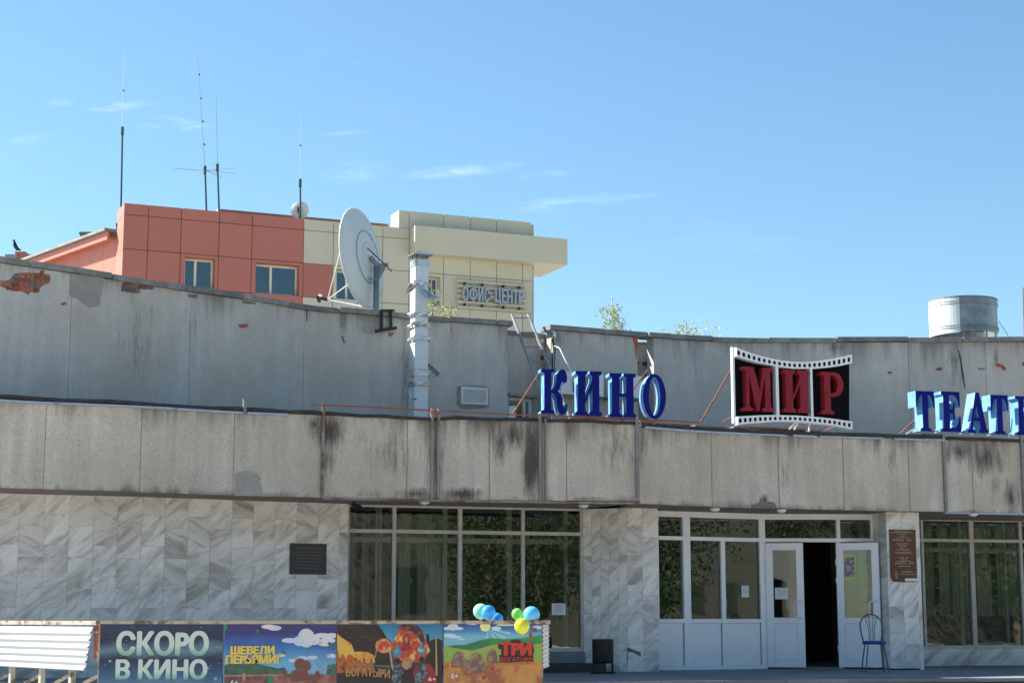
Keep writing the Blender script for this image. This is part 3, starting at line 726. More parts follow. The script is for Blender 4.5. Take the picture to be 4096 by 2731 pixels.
for x0, x1 in [(2636,2735),(2763,3041),(3064,3352),(3366,3489)]:
    m = MB(); prz(m, x0, x1, zE['tr1'], zE['top'] - .09, -.055, -.048); part(m, "pane", M['glass'], ent)
for x0, x1 in [(2636,2735),(2763,2886),(2902,3041)]:
    m = MB(); prz(m, x0, x1, zE['mid1'], zE['tr0'], -.055, -.048); part(m, "pane", M['glass'], ent)
    m = MB(); prz(m, x0 + 3, x1 - 3, zE['b0'] + .063, zE['mid0'] - .003, -.07, -.025); part(m, "kick_panel", M['white'], ent)
def door_leaf(x0, x1, o_a, o_b, hx0, hx1):
    """leaf between pixel columns; o_a / o_b = how far its two edges stand out"""
    a = PE.hit(x0, 2400, o_a)[0]; b = PE.hit(x1, 2400, o_b)[0]
    pa = PE.pos(a, o_a); pb = PE.pos(b, o_b); Q = Path([pa, pb]); w = Q.L; z0 = ZFL + .03; z1 = zE['tr0'] - .02; st = .115
    m = MB()
    m.pr(Q, 0, w, z1 - st, z1, -.06, 0); m.pr(Q, 0, w, z0, z0 + st, -.06, 0); m.pr(Q, 0, st, z0 + st + .001, z1 - st - .001, -.06, 0); m.pr(Q, w - st, w, z0 + st + .001, z1 - st - .001, -.06, 0)
    m.pr(Q, st, w - st, zE['mid0'] - .01, zE['mid1'] + .02, -.06, -.001)
    d = part(m, "door", M['white'], B)
    m = MB(); m.pr(Q, st + .003, w - st - .003, z0 + st + .003, zE['mid0'] - .013, -.045, -.018); part(m, "kick_panel", M['white'], d)
    m = MB(); m.pr(Q, st, w - st, zE['mid1'] + .02, z1 - st, -.033, -.027); part(m, "pane", M['glass'], d)
    hs = w - st * .45; hz0 = zE['mid1'] + .01; hz1 = hz0 + .27
    m = MB(); m.tube([Q.pos(hs, 0, hz0), Q.pos(hs - .02, .06, hz0 + .01), Q.pos(hs - .09, .075, hz0 + .03), Q.pos(hs - .105, .075, hz0 + .07), Q.pos(hs - .105, .075, hz1 - .05), Q.pos(hs - .09, .075, hz1 - .01), Q.pos(hs - .02, .06, hz1), Q.pos(hs, 0, hz1)], .011, 8)
    part(m, "door_handle", M['whitepaint'], d, smooth=True)
    for zz in (z0 + .25, (z0 + z1) / 2 + .35, z1 - .35):
        m = MB(); m.pr(Q, -.012, .02, zz, zz + .09, -.01, .02); part(m, "hinge", M['whitepaint'], d)
    return Q, d
QL, dl = door_leaf(3066, 3217, .02, .16, 0, 0)
QR, dr = door_leaf(3350, 3519, .02, .34, 0, 0)
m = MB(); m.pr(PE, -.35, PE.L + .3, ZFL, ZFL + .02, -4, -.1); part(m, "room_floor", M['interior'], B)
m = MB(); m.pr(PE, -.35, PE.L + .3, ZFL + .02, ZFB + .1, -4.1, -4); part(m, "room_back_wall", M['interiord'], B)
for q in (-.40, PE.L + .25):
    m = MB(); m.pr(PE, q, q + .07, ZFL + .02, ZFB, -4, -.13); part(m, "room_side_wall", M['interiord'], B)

# ------------------------------------------------------------------ ground
m = MB(); m.box(-900, 900, -700, 2500, -.4, 0)
g = m.build("ground", M['asphalt']); g["kind"] = "structure"
# porch platform in slabs, front edge follows the fascia
PQ = path_from([(-420, 2800), (400, 2790), (1300, 2770), (2300, 2716), (3000, 2706), (3700, 2702), (4096, 2704), (4600, 2706)], ZFL, smooth=False)
pa = atz(-420, 2740, ZFL); PQ = Path([(-9.5, 21.0), (-4, 21.6), (1.0, 23.0), (4.2, 23.9), (7.6, 24.6), (12, 25.4)])
m = MB(); m.pr(PQ, 0, PQ.L, 0.004, ZFL - .054, -10, -.03)
porch = m.build("porch_platform", M['porchdark']); porch["kind"] = "structure"; WM[porch.name] = Matrix.Identity(4)
for i in range(int(PQ.L / .9)):
    for j in range(6):
        m = MB(); a = i * .9; m.pr(PQ, a + .003, a + .897, ZFL - .05, ZFL - .001 * (j % 2), -(j + 1) * .95 + .003, -j * .95 - .003); part(m, "paving_slab", M['porch'], porch)
for k in range(4):
    m = MB(); m.pr(PQ, .1, PQ.L - .1, .006, ZFL - .17 * (k + 1) - 0.001, .01 + .33 * k, .33 * (k + 1)); o = m.build("porch_step", M['porchdark']); adopt(o, porch)

# ------------------------------------------------------------------ lettering
def ell(cx, cy, rx, ry, a0, a1, n=14):
    return [(cx + rx * math.cos(R(a0 + (a1 - a0) * i / n)), cy + ry * math.sin(R(a0 + (a1 - a0) * i / n))) for i in range(n + 1)]
G = {
 'Н': [[(0,0),(.46,0),(.46,.07),(.37,.10),(.37,.465),(.63,.465),(.63,.10),(.54,.07),(.54,0),(1,0),(1,.07),(.91,.10),(.91,.90),(1,.93),(1,1),(.54,1),(.54,.93),(.63,.90),(.63,.54),(.37,.54),(.37,.90),(.46,.93),(.46,1),(0,1),(0,.93),(.09,.90),(.09,.10),(0,.07)]],
 'И': [[(0,0),(.46,0),(.46,.07),(.40,.09),(.365,.13),(.365,.27),(.64,.66),(.64,.13),(.60,.09),(.54,.07),(.54,0),(1,0),(1,.07),(.91,.10),(.91,.90),(1,.93),(1,1),(.54,1),(.54,.93),(.60,.91),(.64,.87),(.62,.78),(.365,.37),(.365,.90),(.46,.93),(.46,1),(0,1),(0,.93),(.09,.90),(.09,.10),(0,.07)]],
 'К': [[(0,0),(.50,0),(.50,.06),(.39,.09),(.39,.46),(.50,.43),(.57,.34),(.60,.20),(.64,.08),(.74,0),(.86,-.02),(.96,.02),(1,.10),(1,.22),(.93,.22),(.91,.12),(.87,.10),(.84,.16),(.82,.34),(.76,.44),(.66,.505),(.73,.58),(.77,.70),(.80,.74),(.86,.70),(.93,.69),(.99,.74),(1,.84),(.96,.94),(.87,1.0),(.76,1.0),(.66,.95),(.60,.86),(.57,.70),(.52,.60),(.44,.55),(.39,.545),(.39,.91),(.50,.94),(.50,1),(0,1),(0,.94),(.12,.91),(.12,.09),(0,.06)]],
 'О': [ell(.5,.5,.5,.52,0,360,36)[:-1], ell(.5,.5,.25,.44,0,360,30)[:-1]],
 'Т': [[(.2,0),(.8,0),(.8,.06),(.66,.09),(.66,.91),(.80,.86),(.88,.76),(.93,.6),(1,.6),(1,1),(0,1),(0,.6),(.07,.6),(.12,.76),(.20,.86),(.34,.91),(.34,.09),(.2,.06)]],
 'Е': [[(0,0),(1,0),(1,.38),(.93,.38),(.84,.20),(.72,.11),(.42,.09),(.42,.46),(.56,.44),(.63,.30),(.70,.30),(.70,.72),(.63,.72),(.56,.56),(.42,.54),(.42,.91),(.72,.90),(.84,.80),(.91,.62),(.98,.62),(.98,1),(0,1),(0,.93),(.1,.90),(.1,.10),(0,.07)]],
 'А': [[(0,0),(.38,0),(.38,.06),(.27,.10),(.31,.29),(.58,.29),(.62,.10),(.54,.06),(.54,0),(1,0),(1,.06),(.93,.10),(.62,1),(.44,1),(.12,.10),(0,.06)], [(.335,.37),(.555,.37),(.46,.70)]],
 'М': [[(0,0),(.34,0),(.34,.05),(.25,.09),(.22,.14),(.22,.80),(.45,0),(.53,0),(.73,.78),(.73,.10),(.63,.06),(.63,0),(1,0),(1,.06),(.91,.10),(.91,.91),(1,.94),(1,1),(.68,1),(.56,.48),(.37,1),(0,1),(0,.94),(.12,.90),(.12,.10),(0,.06)]],
 'Р': [[(0,0),(.56,0),(.56,.06),(.42,.10),(.42,.42),(.60,.42)] + ell(.60,.71,.40,.29,-90,90,14)[1:-1] + [(.60,1),(0,1),(0,.94),(.15,.90),(.15,.10),(0,.06)], [(.42,.50),(.54,.50)] + ell(.54,.71,.20,.21,-80,80,10) + [(.54,.92),(.42,.92)]],
}
G['Ф'] = [[(.39,0),(.61,0),(.61,.12)] + ell(.66,.50,.34,.37,-80,80,12) + [(.61,.88),(.61,1),(.39,1),(.39,.88)] + ell(.34,.50,.34,.37,100,260,12) + [(.39,.12)],
          [(.39,.24)] + ell(.36,.50,.15,.25,250,110,8) + [(.39,.76)], [(.61,.24),(.61,.76)] + ell(.64,.50,.15,.25,70,-70,8)]
def curve_mesh(loops, ext, bevel=0.0):
    c = bpy.data.curves.new("tmp", 'CURVE'); c.dimensions = '2D'; c.fill_mode = 'BOTH'; c.extrude = ext
    if bevel: c.bevel_depth = bevel; c.bevel_resolution = 0; c.offset = -bevel
    for lp in loops:
        sp = c.splines.new('POLY'); sp.points.add(len(lp) - 1)
        for i, (x, y) in enumerate(lp): sp.points[i].co = (x, y, 0, 1)
        sp.use_cyclic_u = True
    return conv(c)
def conv(c):
    o = bpy.data.objects.new("tmp", c); COL.objects.link(o)
    dg = bpy.context.evaluated_depsgraph_get(); me = bpy.data.meshes.new_from_object(o.evaluated_get(dg))
    vs = [tuple(v.co) for v in me.vertices]; fs = [tuple(p.vertices) for p in me.polygons]; nz = [abs(p.normal.z) for p in me.polygons]
    bpy.data.objects.remove(o); bpy.data.meshes.remove(me)
    return vs, fs, nz
def glyph(mb, Q, ch, s0, s1, z0, z1, o0, o1, mf=0, ms=1):
    w = s1 - s0; h = z1 - z0; d = (o1 - o0) / 2
    vs, fs, nz = curve_mesh([[(x * w, y * h) for x, y in lp] for lp in G[ch]], d)
    V = [Q.pos(s0 + x, o0 + d + z, z0 + y) for x, y, z in vs]
    b = len(mb.v); mb.v += [tuple(v) for v in V]
    for f, n in zip(fs, nz): mb.f.append(tuple(i + b for i in f)); mb.m.append(mf if n > .5 else ms)
def text(mb, Q, body, s0, s1, z0, z1, o, ext=.0, bold=.0, m=0, arc=0.0, skew=0.0):
    """flat or raised lettering; bold lettering is thickened by stacked, slightly shifted copies"""
    c = bpy.data.curves.new("t", 'FONT'); c.body = body.replace("Р", "P"); c.resolution_u = 3
    vs, fs, nz = conv(c)
    if not vs: return
    xa = min(v[0] for v in vs) - bold; xb = max(v[0] for v in vs) + bold; ya = min(v[1] for v in vs) - bold * .6; yb = max(v[1] for v in vs) + bold * .6
    n = len(vs); sh = [(0, 0)]
    if bold: sh += [(bold, 0), (-bold, 0), (bold * .5, bold * .6), (-bold * .5, -bold * .6), (bold * .5, -bold * .6), (-bold * .5, bold * .6)]
    for q, (dx, dy) in enumerate(sh):
        e = q * .00014 if not ext else q * .0004
        def mp_(v, oo):
            tx = (v[0] + dx - xa) / (xb - xa); ty = (v[1] + dy - ya) / (yb - ya)
            return Q.pos(s0 + (s1 - s0) * tx, oo, z0 + (z1 - z0) * ty + arc * (1 - (2 * tx - 1) ** 2) + skew * tx)
        V = [mp_(v, o + e) for v in vs]; FS = list(fs)
        if ext:
            V += [mp_(v, o - ext) for v in vs]
            ed = {}
            for f in fs:
                for i in range(len(f)):
                    a, b = f[i], f[(i+1) % len(f)]; ed[(a, b)] = 1
            for (a, b) in ed:
                if (b, a) not in ed: FS.append((b, a, a + n, b + n))
        mb.add(V, FS, m)

M['blue'] = mat("deep_blue_acrylic", (.002,.008,.16), .5, spec=.12, var=.25, vscale=4)
M['lightblue'] = mat("pale_blue_side_trim", (.17,.38,.62), .4, var=.28, vscale=5)
M['red'] = mat("crimson_acrylic", (.23,.016,.032), .5, spec=.2, var=.22, vscale=5)
M['redside'] = mat("red_side_trim", (.30,.018,.018), .45)
M['blackpanel'] = mat("black_sign_panel", (.004,.005,.007), .8, spec=.08)
M['signwhite'] = mat("white_sign_plastic", (.74,.77,.80), .4)

def sub_path(P, xa, ya, xb, yb, off):
    a, _ = P.hit(xa, ya, off); b, _ = P.hit(xb, yb, off)
    pa = P.pos(a, off); pb = P.pos(b, off)
    return Path([pa, pb])
def letters(P, Q, boxes, root, th, mats):
    for ch, x0, y0, x1, y1 in boxes:
        s0, s1, z0, z1 = Q.box(x0, y0, x1, y1)
        mb = MB(); glyph(mb, Q, ch, s0, s1, z0, z1, -th, 0); part(mb, "letter", mats, root, fix=False)
QK = sub_path(PF1, 2150, 1560, 2670, 1580, .03)
c0 = QK.pos(QK.L / 2, -.1, ZFT)
S1 = thing("roof_letter_sign", "large blue slab serif letters reading КИНО standing on the canopy edge", "sign", c0)
letters(PF1, QK, [('К',2164,1476,2269,1654),('И',2302,1484,2407,1661),('Н',2438,1493,2544,1669),('О',2572,1498,2664,1672)], S1, .25, [M['blue'], M['lightblue']])
m = MB(); p = [QK.hit(x, y, -.13) for x, y in [(2160,1661),(2670,1683)]]
m.tube([QK.pos(p[0][0], -.13, p[0][1]), QK.pos(p[1][0], -.13, p[1][1])], .012); part(m, "carrier_rail", M['rustpipe'], S1)
def strut(P, x0, y0, x1, y1, oa, ob, root, r=.012, mt='rust'):
    a = P.hit(x0, y0, oa); b = P.hit(x1, y1, ob); m = MB(); m.tube([P.pos(a[0], oa, a[1]), P.pos(b[0], ob, b[1])], r); part(m, "strut", M[mt], root)
strut(PF1, 2050, 1657, 2155, 1497, -.05, -.22, S1, .014)
strut(PF1, 2530, 1560, 2590, 1480, -.5, -.25, S1, .010)
strut(PF1, 2478, 1640, 2500, 1560, -.5, -.3, S1, .010)
for x, y in [(2200,1656),(2350,1664),(2490,1671),(2618,1676)]:
    a = QK.hit(x, y, -.12); m = MB(); m.tube([QK.pos(a[0], -.12, a[1] + .03), QK.pos(a[0], -.12, ZFT + .0)], .012); part(m, "foot", M['rust'], S1)

QM = sub_path(PF2, 2945, 1540, 3400, 1560, .10)
c0 = QM.pos(QM.L / 2, -.1, ZFT)
S2 = thing("film_strip_sign", "black and white film strip sign with red letters МИР on the canopy edge", "sign", c0)
kx = lambda x: 2880 + x / 4.0552; ky = lambda y: 1360 + y / 4.0552
topc = [(265,118),(420,180),(600,240),(800,290),(1000,330),(1200,352),(1400,354),(1600,335),(1800,305),(1980,268),(2142,232)]
topb = [(265,258),(420,312),(600,362),(800,402),(1000,438),(1200,462),(1400,464),(1600,456),(1800,436),(1980,410),(2142,372)]
botc = [(290,1236),(460,1226),(640,1218),(820,1214),(1000,1216),(1250,1222),(1450,1236),(1650,1252),(1850,1275),(2000,1298),(2148,1318)]
botb = [(290,1372),(460,1350),(640,1336),(820,1322),(1000,1312),(1250,1318),(1450,1338),(1650,1358),(1850,1386),(2000,1414),(2148,1446)]
def strip(top, bot, nh, hh0=.27, hh1=.78):
    """perforated film edge: a raised white bar whose holes are real"""
    T = [QM.hit(kx(x), ky(y)) for x, y in top]; Bt = [QM.hit(kx(x), ky(y)) for x, y in bot]
    def ev(A, t):
        f = t * (len(A) - 1); i = min(int(f), len(A) - 2); q = f - i
        s = A[i][0] + (A[i+1][0] - A[i][0]) * q; z = A[i][1] + (A[i+1][1] - A[i][1]) * q; return s, z
    # reparametrise by s
    s0 = T[0][0]; s1 = T[-1][0]
    def zt(A, s):
        for i in range(len(A) - 1):
            if s <= A[i+1][0] or i == len(A) - 2:
                q = (s - A[i][0]) / (A[i+1][0] - A[i][0]); return A[i][1] + (A[i+1][1] - A[i][1]) * q
    th = .13; m = MB()
    def cell(a, b, fa, fb):
        za, zb = zt(T, a), zt(T, b); ya, yb = zt(Bt, a), zt(Bt, b)
        lo = lambda t, bb, f: t + (bb - t) * f
        c = []
        pts = [(a, lo(za, ya, fb)), (b, lo(zb, yb, fb))]; top_ = [(a, lo(za, ya, fa)), (b, lo(zb, yb, fa))]
        for pr_ in (pts, top_):
            (sa_, z1_), (sb_, z2_) = pr_
            c += [QM.pos(sa_, 0, z1_), QM.pos(sb_, 0, z2_), QM.pos(sb_, -th, z2_), QM.pos(sa_, -th, z1_)]
        m.hexa(c)
    w = (s1 - s0) / (nh + .12); hole = w * .56
    x = s0
    for i in range(nh):
        a = s0 + w * (i + .18); b = a + hole
        cell(x, a, 0, 1); cell(a, b, 0, hh0); cell(a, b, hh1, 1); x = b
        keep = m; m = MB(); th_ = th; lo_ = lambda q, f: zt(T, q) + (zt(Bt, q) - zt(T, q)) * f
        m.hexa([QM.pos(a, -.014, lo_(a, hh1 + .02)), QM.pos(b, -.014, lo_(b, hh1 + .02)), QM.pos(b, -.03, lo_(b, hh1 + .02)), QM.pos(a, -.03, lo_(a, hh1 + .02)),
                QM.pos(a, -.014, lo_(a, hh0 - .02)), QM.pos(b, -.014, lo_(b, hh0 - .02)), QM.pos(b, -.03, lo_(b, hh0 - .02)), QM.pos(a, -.03, lo_(a, hh0 - .02))])
        part(m, "film_hole", M['blackpanel'], S2); m = keep
    cell(x, s1, 0, 1)
    return part(m, "film_edge", M['signwhite'], S2)
strip(topc, topb, 23); strip(botc, botb, 23)
# black panel
pl = MB()
def QH(x, y, o=0): return QM.hit(kx(x), ky(y), o)
ptsP = [QH(x, y, -.13) for x, y in [(222,190),(420,250),(600,300),(800,345),(1000,385),(1200,405),(1400,408),(1600,395),(1800,370),(2100,318),(2100,1385),(1850,1330),(1650,1300),(1450,1285),(1250,1268),(1000,1262),(820,1268),(640,1275),(460,1285),(240,1300)]]
pl.poly(QM, ptsP, -.165, -.135); part(pl, "back_panel", M['blackpanel'], S2)
pl = MB()
a = QH(215, 200, -.13); b = QH(238, 1330, -.13)
pl.pr(QM, a[0] - .03, a[0] + .004, b[1] - .02, QH(222,118,-.13)[1], -.17, -.10); part(pl, "side_trim", M['signwhite'], S2)
for x0, x1, y0, y1 in [(915,960,435,1215),(1478,1512,462,1240)]:
    s0, s1, z0, z1 = QM.box(kx(x0), ky(y0), kx(x1), ky(y1)); pl = MB(); pl.pr(QM, s0, s1, z0 - .02, z1 + .02, -.13, -.01); part(pl, "divider", M['signwhite'], S2)
for ch, x0, y0, x1, y1 in [('М',368,440,866,1150),('И',1030,488,1452,1172),('Р',1640,522,2008,1200)]:
    s0, s1, z0, z1 = QM.box(kx(x0), ky(y0), kx(x1), ky(y1), .0)
    mb = MB(); glyph(mb, QM, ch, s0, s1, z0, z1, -.135, -.0); part(mb, "letter", [M['red'], M['redside']], S2, fix=False)
for x0, y0, x1, y1 in [(1225,1330,1120,1420),(1265,1330,1205,1425),(1450,1345,1440,1460)]:
    a = QM.hit(kx(x0), ky(y0), -.08); b = QM.hit(kx(x1), ky(y1), -.08); m = MB(); m.tube([QM.pos(a[0], -.08, a[1]), QM.pos(b[0], -.08, b[1] - .03)], .012); part(m, "foot", M['whitepaint'], S2)
strut(PF2, 2802, 1690, 2930, 1470, -.6, -.1, S2, .014); strut(PF2, 2890, 1688, 2935, 1664, -.3, -.06, S2); strut(PF2, 3300, 1722, 3335, 1708, -.3, -.06, S2)

QT = sub_path(PF2, 3655, 1640, 4110, 1655, .03)
c0 = QT.pos(QT.L / 2, -.1, ZFT)
S3 = thing("roof_letter_sign", "large blue slab serif letters reading ТЕАТР cut off by the right edge of the photo", "sign", c0)
tx = lambda x: 3580 + x / 4.558; ty = lambda y: 1500 + y / 4.558
letters(PF2, QT, [(ch, tx(a), ty(b), tx(c), ty(d)) for ch, a, b, c, d in [('Т',385,290,722,1018),('Е',850,300,1195,1032),('А',1310,318,1690,1050),('Т',1750,362,2070,1075),('Р',2200,385,2560,1092)]], S3, .26, [M['blue'], M['lightblue']])
m = MB(); p = [QT.hit(x, y, -.13) for x, y in [(3690,1722),(4112,1742)]]
m.tube([QT.pos(p[0][0], -.13, p[0][1]), QT.pos(p[1][0], -.13, p[1][1])], .012); part(m, "carrier_rail", M['rustpipe'], S3)
strut(PF2, 3599, 1735, 3668, 1672, -.5, -.26, S3, .012); strut(PF2, 3945, 1718, 4008, 1645, -.5, -.26, S3, .012); strut(PF2, 3625, 1735, 3665, 1712, -.1, -.1, S3, .014, 'whitepaint')
for x, y in [(3772,1728),(3890,1734),(4035,1740)]:
    a = QT.hit(x, y, -.12); m = MB(); m.tube([QT.pos(a[0], -.12, a[1] + .03), QT.pos(a[0], -.12, ZFT + .0)], .014); part(m, "foot", M['whitepaint'], S3)

# ------------------------------------------------------------------ things on the cinema roof
# flue
D0 = 29.6
fc = at(1676, 1330, D0); ang = R(24); ax = Vector((math.cos(ang), math.sin(ang), 0)); ay = Vector((-math.sin(ang), math.cos(ang), 0))
zt_ = at(1685, 1044, D0).z; zb_ = ZFT - .1; hw = .122
FL = thing("chimney_flue", "tall square galvanised flue with foil rags and a pyramid cap against the wall", "chimney", (fc.x, fc.y, zb_))
def fcorn(k, z, e=0):
    q = [(-1,-1),(1,-1),(1,1),(-1,1)][k]; v = Vector((fc.x, fc.y, 0)) + ax * (q[0] * (hw + e)) + ay * (q[1] * (hw + e)); return (v.x, v.y, z)
def fbox(z0, z1, e=0, name="duct_section", mt='galvlight'):
    m = MB(); m.hexa([fcorn(k, z0, e) for k in range(4)] + [fcorn(k, z1, e) for k in range(4)]); return part(m, name, M[mt], FL)
zs = [zb_, at(1680,1520,D0).z, at(1680,1352,D0).z, at(1680,1262,D0).z, at(1680,1150,D0).z, zt_]
for i in range(5): fbox(zs[i] + (.003 if i else 0), zs[i+1] - .003, random.uniform(-.003, .004))
fbox(zt_ - .11, zt_ + .005, .010, "foil_wrap", 'foil')
def crumple(z0, z1, e, name="foil_wrap"):
    m = MB(); n = 20; vs = []; rows = 5
    for r_ in range(rows):
        z = z0 + (z1 - z0) * r_ / (rows - 1)
        for k in range(n):
            t = k / n * 4; a = int(t); q = t - a; c0_ = Vector(fcorn(a % 4, 0, e + random.uniform(0, .025))); c1_ = Vector(fcorn((a + 1) % 4, 0, e + random.uniform(0, .025)))
            v = c0_.lerp(c1_, q); vs.append((v.x, v.y, z + random.uniform(-.02, .02)))
    fs = [(r_*n+k, r_*n+(k+1) % n, (r_+1)*n+(k+1) % n, (r_+1)*n+k) for r_ in range(rows-1) for k in range(n)]
    m.add(vs, fs); part(m, name, M['foil'], FL, fix=False)
for y0, y1 in [(1132,1152),(1252,1268),(1296,1312),(1350,1366),(1480,1506),(1528,1545)]:
    crumple(at(1680,y1,D0).z, at(1680,y0,D0).z, .012)
# hanging foil flaps
for pts_ in [[(1622,1168),(1640,1132),(1668,1142),(1652,1160),(1632,1176)], [(1668,1142),(1712,1165),(1762,1190),(1758,1204),(1735,1196),(1708,1196),(1690,1180)], [(1636,1560),(1650,1588),(1668,1594),(1662,1600),(1640,1592)]]:
    m = MB(); vs = [at(x, y, D0 - .22 + random.uniform(-.06, .06)) for x, y in pts_]; vs2 = [v + Vector((0.0, .012, 0)) for v in vs]; n = len(vs)
    m.add(vs + vs2, [tuple(range(n)), tuple(range(2*n-1, n-1, -1))] + [(i, i+n, (i+1) % n+n, (i+1) % n) for i in range(n)]); part(m, "foil_flap", M['foil'], FL)
ztip = at(1674, 998, D0).z; zev = at(1674, 1023, D0).z
m = MB(); c = [Vector(fcorn(k, zev, .055)) for k in range(4)]; c2 = [Vector(fcorn(k, zev - .012, .055)) for k in range(4)]
m.add(c + c2 + [Vector((fc.x, fc.y, ztip))], [(0,1,8),(1,2,8),(2,3,8),(3,0,8),(0,4,5,1),(1,5,6,2),(2,6,7,3),(3,7,4,0),(7,6,5,4)]); part(m, "pyramid_cap", M['galv'], FL)
for k in range(4):
    m = MB(); v = Vector(fcorn(k, 0, -.025)); m.tube([(v.x, v.y, zt_), (v.x, v.y, zev)], .008); part(m, "cap_leg", M['blacksteel'], FL)
m = MB(); a = PU1.hit(1756,1494); q = PU1.pos(a[0], .0, a[1]); m.tube([at(1712, 1455, D0 + .05), at(1735, 1475, D0 + .2), q], .012); m.tube([at(1712, 1465, D0 + .05), at(1735, 1487, D0 + .2), (q.x - .02, q.y, q.z - .04)], .010)
o = part(m, "wall_stay", M['blacksteel'], FL); o["kind"] = "stuff"

# big satellite dish
DD = 32.4
dc = at(1446, 1033, DD)
nrm = Vector((-.93, .33, .12)).normalized()      # beam direction, away and to the left
updir = Vector((0,0,1)) - nrm * nrm.z; updir.normalize(); sx = updir.cross(nrm).normalized()
rad = .95
def dpt(u, v, w): return dc + sx * u + updir * v + nrm * w
M['dish'] = mat("pale_dish_paint", (.62,.65,.61), .45, var=.06, vscale=2)
M['dishpole'] = mat("grey_mount_paint", (.22,.26,.27), .5, .3)
DS = thing("satellite_dish", "big round pale grey satellite dish on a braced pole behind the parapet", "satellite dish", (dc.x, dc.y, ZUT - .5))
# the tilt of the ellipse in the picture
tilt = R(7.5); u2 = updir * math.cos(tilt) + sx * math.sin(tilt) * 0
nrm2 = (nrm - Vector((0,0,1)) * .22).normalized()
updir = (Vector((0,0,1)) - nrm2 * nrm2.z).normalized(); sx = updir.cross(nrm2).normalized(); nrm = nrm2
m = MB(); K = 9; N = 48; vs = []
for i in range(K + 1):
    r_ = rad * i / K; w = .16 * (r_ / rad) ** 2 - .16
    for k in range(N):
        a_ = 2 * math.pi * k / N; vs.append(dpt(r_ * math.cos(a_), r_ * math.sin(a_), w))
off_ = len(vs)
vs += [Vector(v) + nrm * .012 for v in vs]
fs = []
for i in range(K):
    for k in range(N):
        a_ = i*N+k; b_ = i*N+(k+1) % N
        fs += [(a_, a_+N, b_+N, b_), (off_+a_, off_+b_, off_+b_+N, off_+a_+N)]
m.add(vs, fs); part(m, "reflector", M['dish'], DS, smooth=True, fix=False)
m = MB(); m.tube([dpt(rad * math.cos(2*math.pi*k/N), rad * math.sin(2*math.pi*k/N), .0) for k in range(N + 1)], .020, 6, cap=False); part(m, "rim", M['dish'], DS, smooth=True)
for rr, w in ((.50, -.13), (.27, -.158)):
    m = MB(); mtn = 'dishpole' if rr > .4 else 'dish'; m.tube([dpt(rr * math.cos(2*math.pi*k/36), rr * math.sin(2*math.pi*k/36), w + .16 * 0 - .004) for k in range(37)], .006, 5, cap=False); part(m, "hub_ring", M[mtn], DS)
m = MB()
for k in range(20):
    a_ = 2*math.pi*k/20; p = dpt(.50*math.cos(a_), .50*math.sin(a_), -.135); m.blob(p, .012, .012, .012, 6, 4)
o = part(m, "ring_bolts", M['dishpole'], DS); o["kind"] = "stuff"
hub = dpt(-.02, 0, -.17)
pole_top = at(1508, 1072, DD + .1); pole_top = Vector((pole_top.x, dc.y + .0, pole_top.z))
m = MB(); m.tube([(pole_top.x, pole_top.y, pole_top.z), (pole_top.x, pole_top.y, ZUT - .5)], .058, 10); part(m, "pole", M['dishpole'], DS, smooth=True)
m = MB(); m.bar(hub, (pole_top.x + .02, pole_top.y, pole_top.z + .02), .09, .07); m.bar((pole_top.x, pole_top.y, pole_top.z + .03), (pole_top.x + .22, pole_top.y, pole_top.z + .05), .07, .05)
part(m, "mount_arm", M['dishpole'], DS)["kind"] = "stuff"
m = MB(); px_, py_, pz_ = pole_top; m.add([(px_-.05,py_-.02,pz_+.02),(px_+.2,py_-.02,pz_+.04),(px_+.03,py_-.02,pz_-.3),(px_-.05,py_-.02,pz_-.3),(px_-.05,py_+.02,pz_+.02),(px_+.2,py_+.02,pz_+.04),(px_+.03,py_+.02,pz_-.3),(px_-.05,py_+.02,pz_-.3)], [(0,1,2,3),(7,6,5,4),(0,4,5,1),(1,5,6,2),(2,6,7,3),(3,7,4,0)]); part(m, "gusset", M['dishpole'], DS)
m = MB(); m.tube([at(1469, 992, DD - .15), at(1545, 1063, DD - .2), at(1567, 1086, DD - .2)], .012); part(m, "actuator", M['blacksteel'], DS)
m = MB(); m.bar(at(1470, 1115, DD - .1), at(1515, 1118, DD - .08), .03, .03); m.blob(at(1512, 1119, DD - .15), .04, .04, .035, 8, 6); part(m, "clamp", M['dishpole'], DS)["kind"] = "stuff"
for x in (1476, 1526):
    m = MB(); m.bar((pole_top.x, pole_top.y, pole_top.z - .68), (at(x, 1245, DD).x, pole_top.y - .05, ZUT - .3), .035, .035); part(m, "brace", M['dishpole'], DS)
lnb = at(1310, 1199, DD - .05)
lnb = Vector((lnb.x, dc.y + nrm.y * .55, lnb.z))
lnb = at(1310, 1199, lnb.y)
for u_, v_ in ((-.85, .36), (.75, -.45)):
    pass
def rimpt(ang): return dpt(rad * math.cos(ang), rad * math.sin(ang), 0)
def proj(p):
    d = p - Vector((0,0,EYE)); zc = d.y * cT + d.z * sT; return (2048 + F * d.x / zc, 1365.5 - F * (-d.y * sT + d.z * cT) / zc)
def nearest_rim(px, py):
    return min((rimpt(2*math.pi*k/180) for k in range(180)), key=lambda p: (proj(p)[0]-px)**2 + (proj(p)[1]-py)**2)
for x, y in [(1364,1002),(1393,1140),(1462,1222)]:
    m = MB(); m.tube([nearest_rim(x, y), lnb], .010 if y < 1200 else .014); part(m, "feed_arm", M['whitepaint'], DS)
m = MB(); e_ = at(1276, 1190, lnb.y); m.tube([lnb, e_], [.03, .028], 8); m.tube([at(1272, 1186, lnb.y), at(1278, 1208, lnb.y - .02)], [.045, .03], 8, 0); part(m, "feed_horn", M['blacksteel'], DS)
m = MB(); m.blob(at(1281, 1183, lnb.y - .03), .035, .035, .03, 10, 6); part(m, "feed_cap", M['whitepaint'], DS, smooth=True)

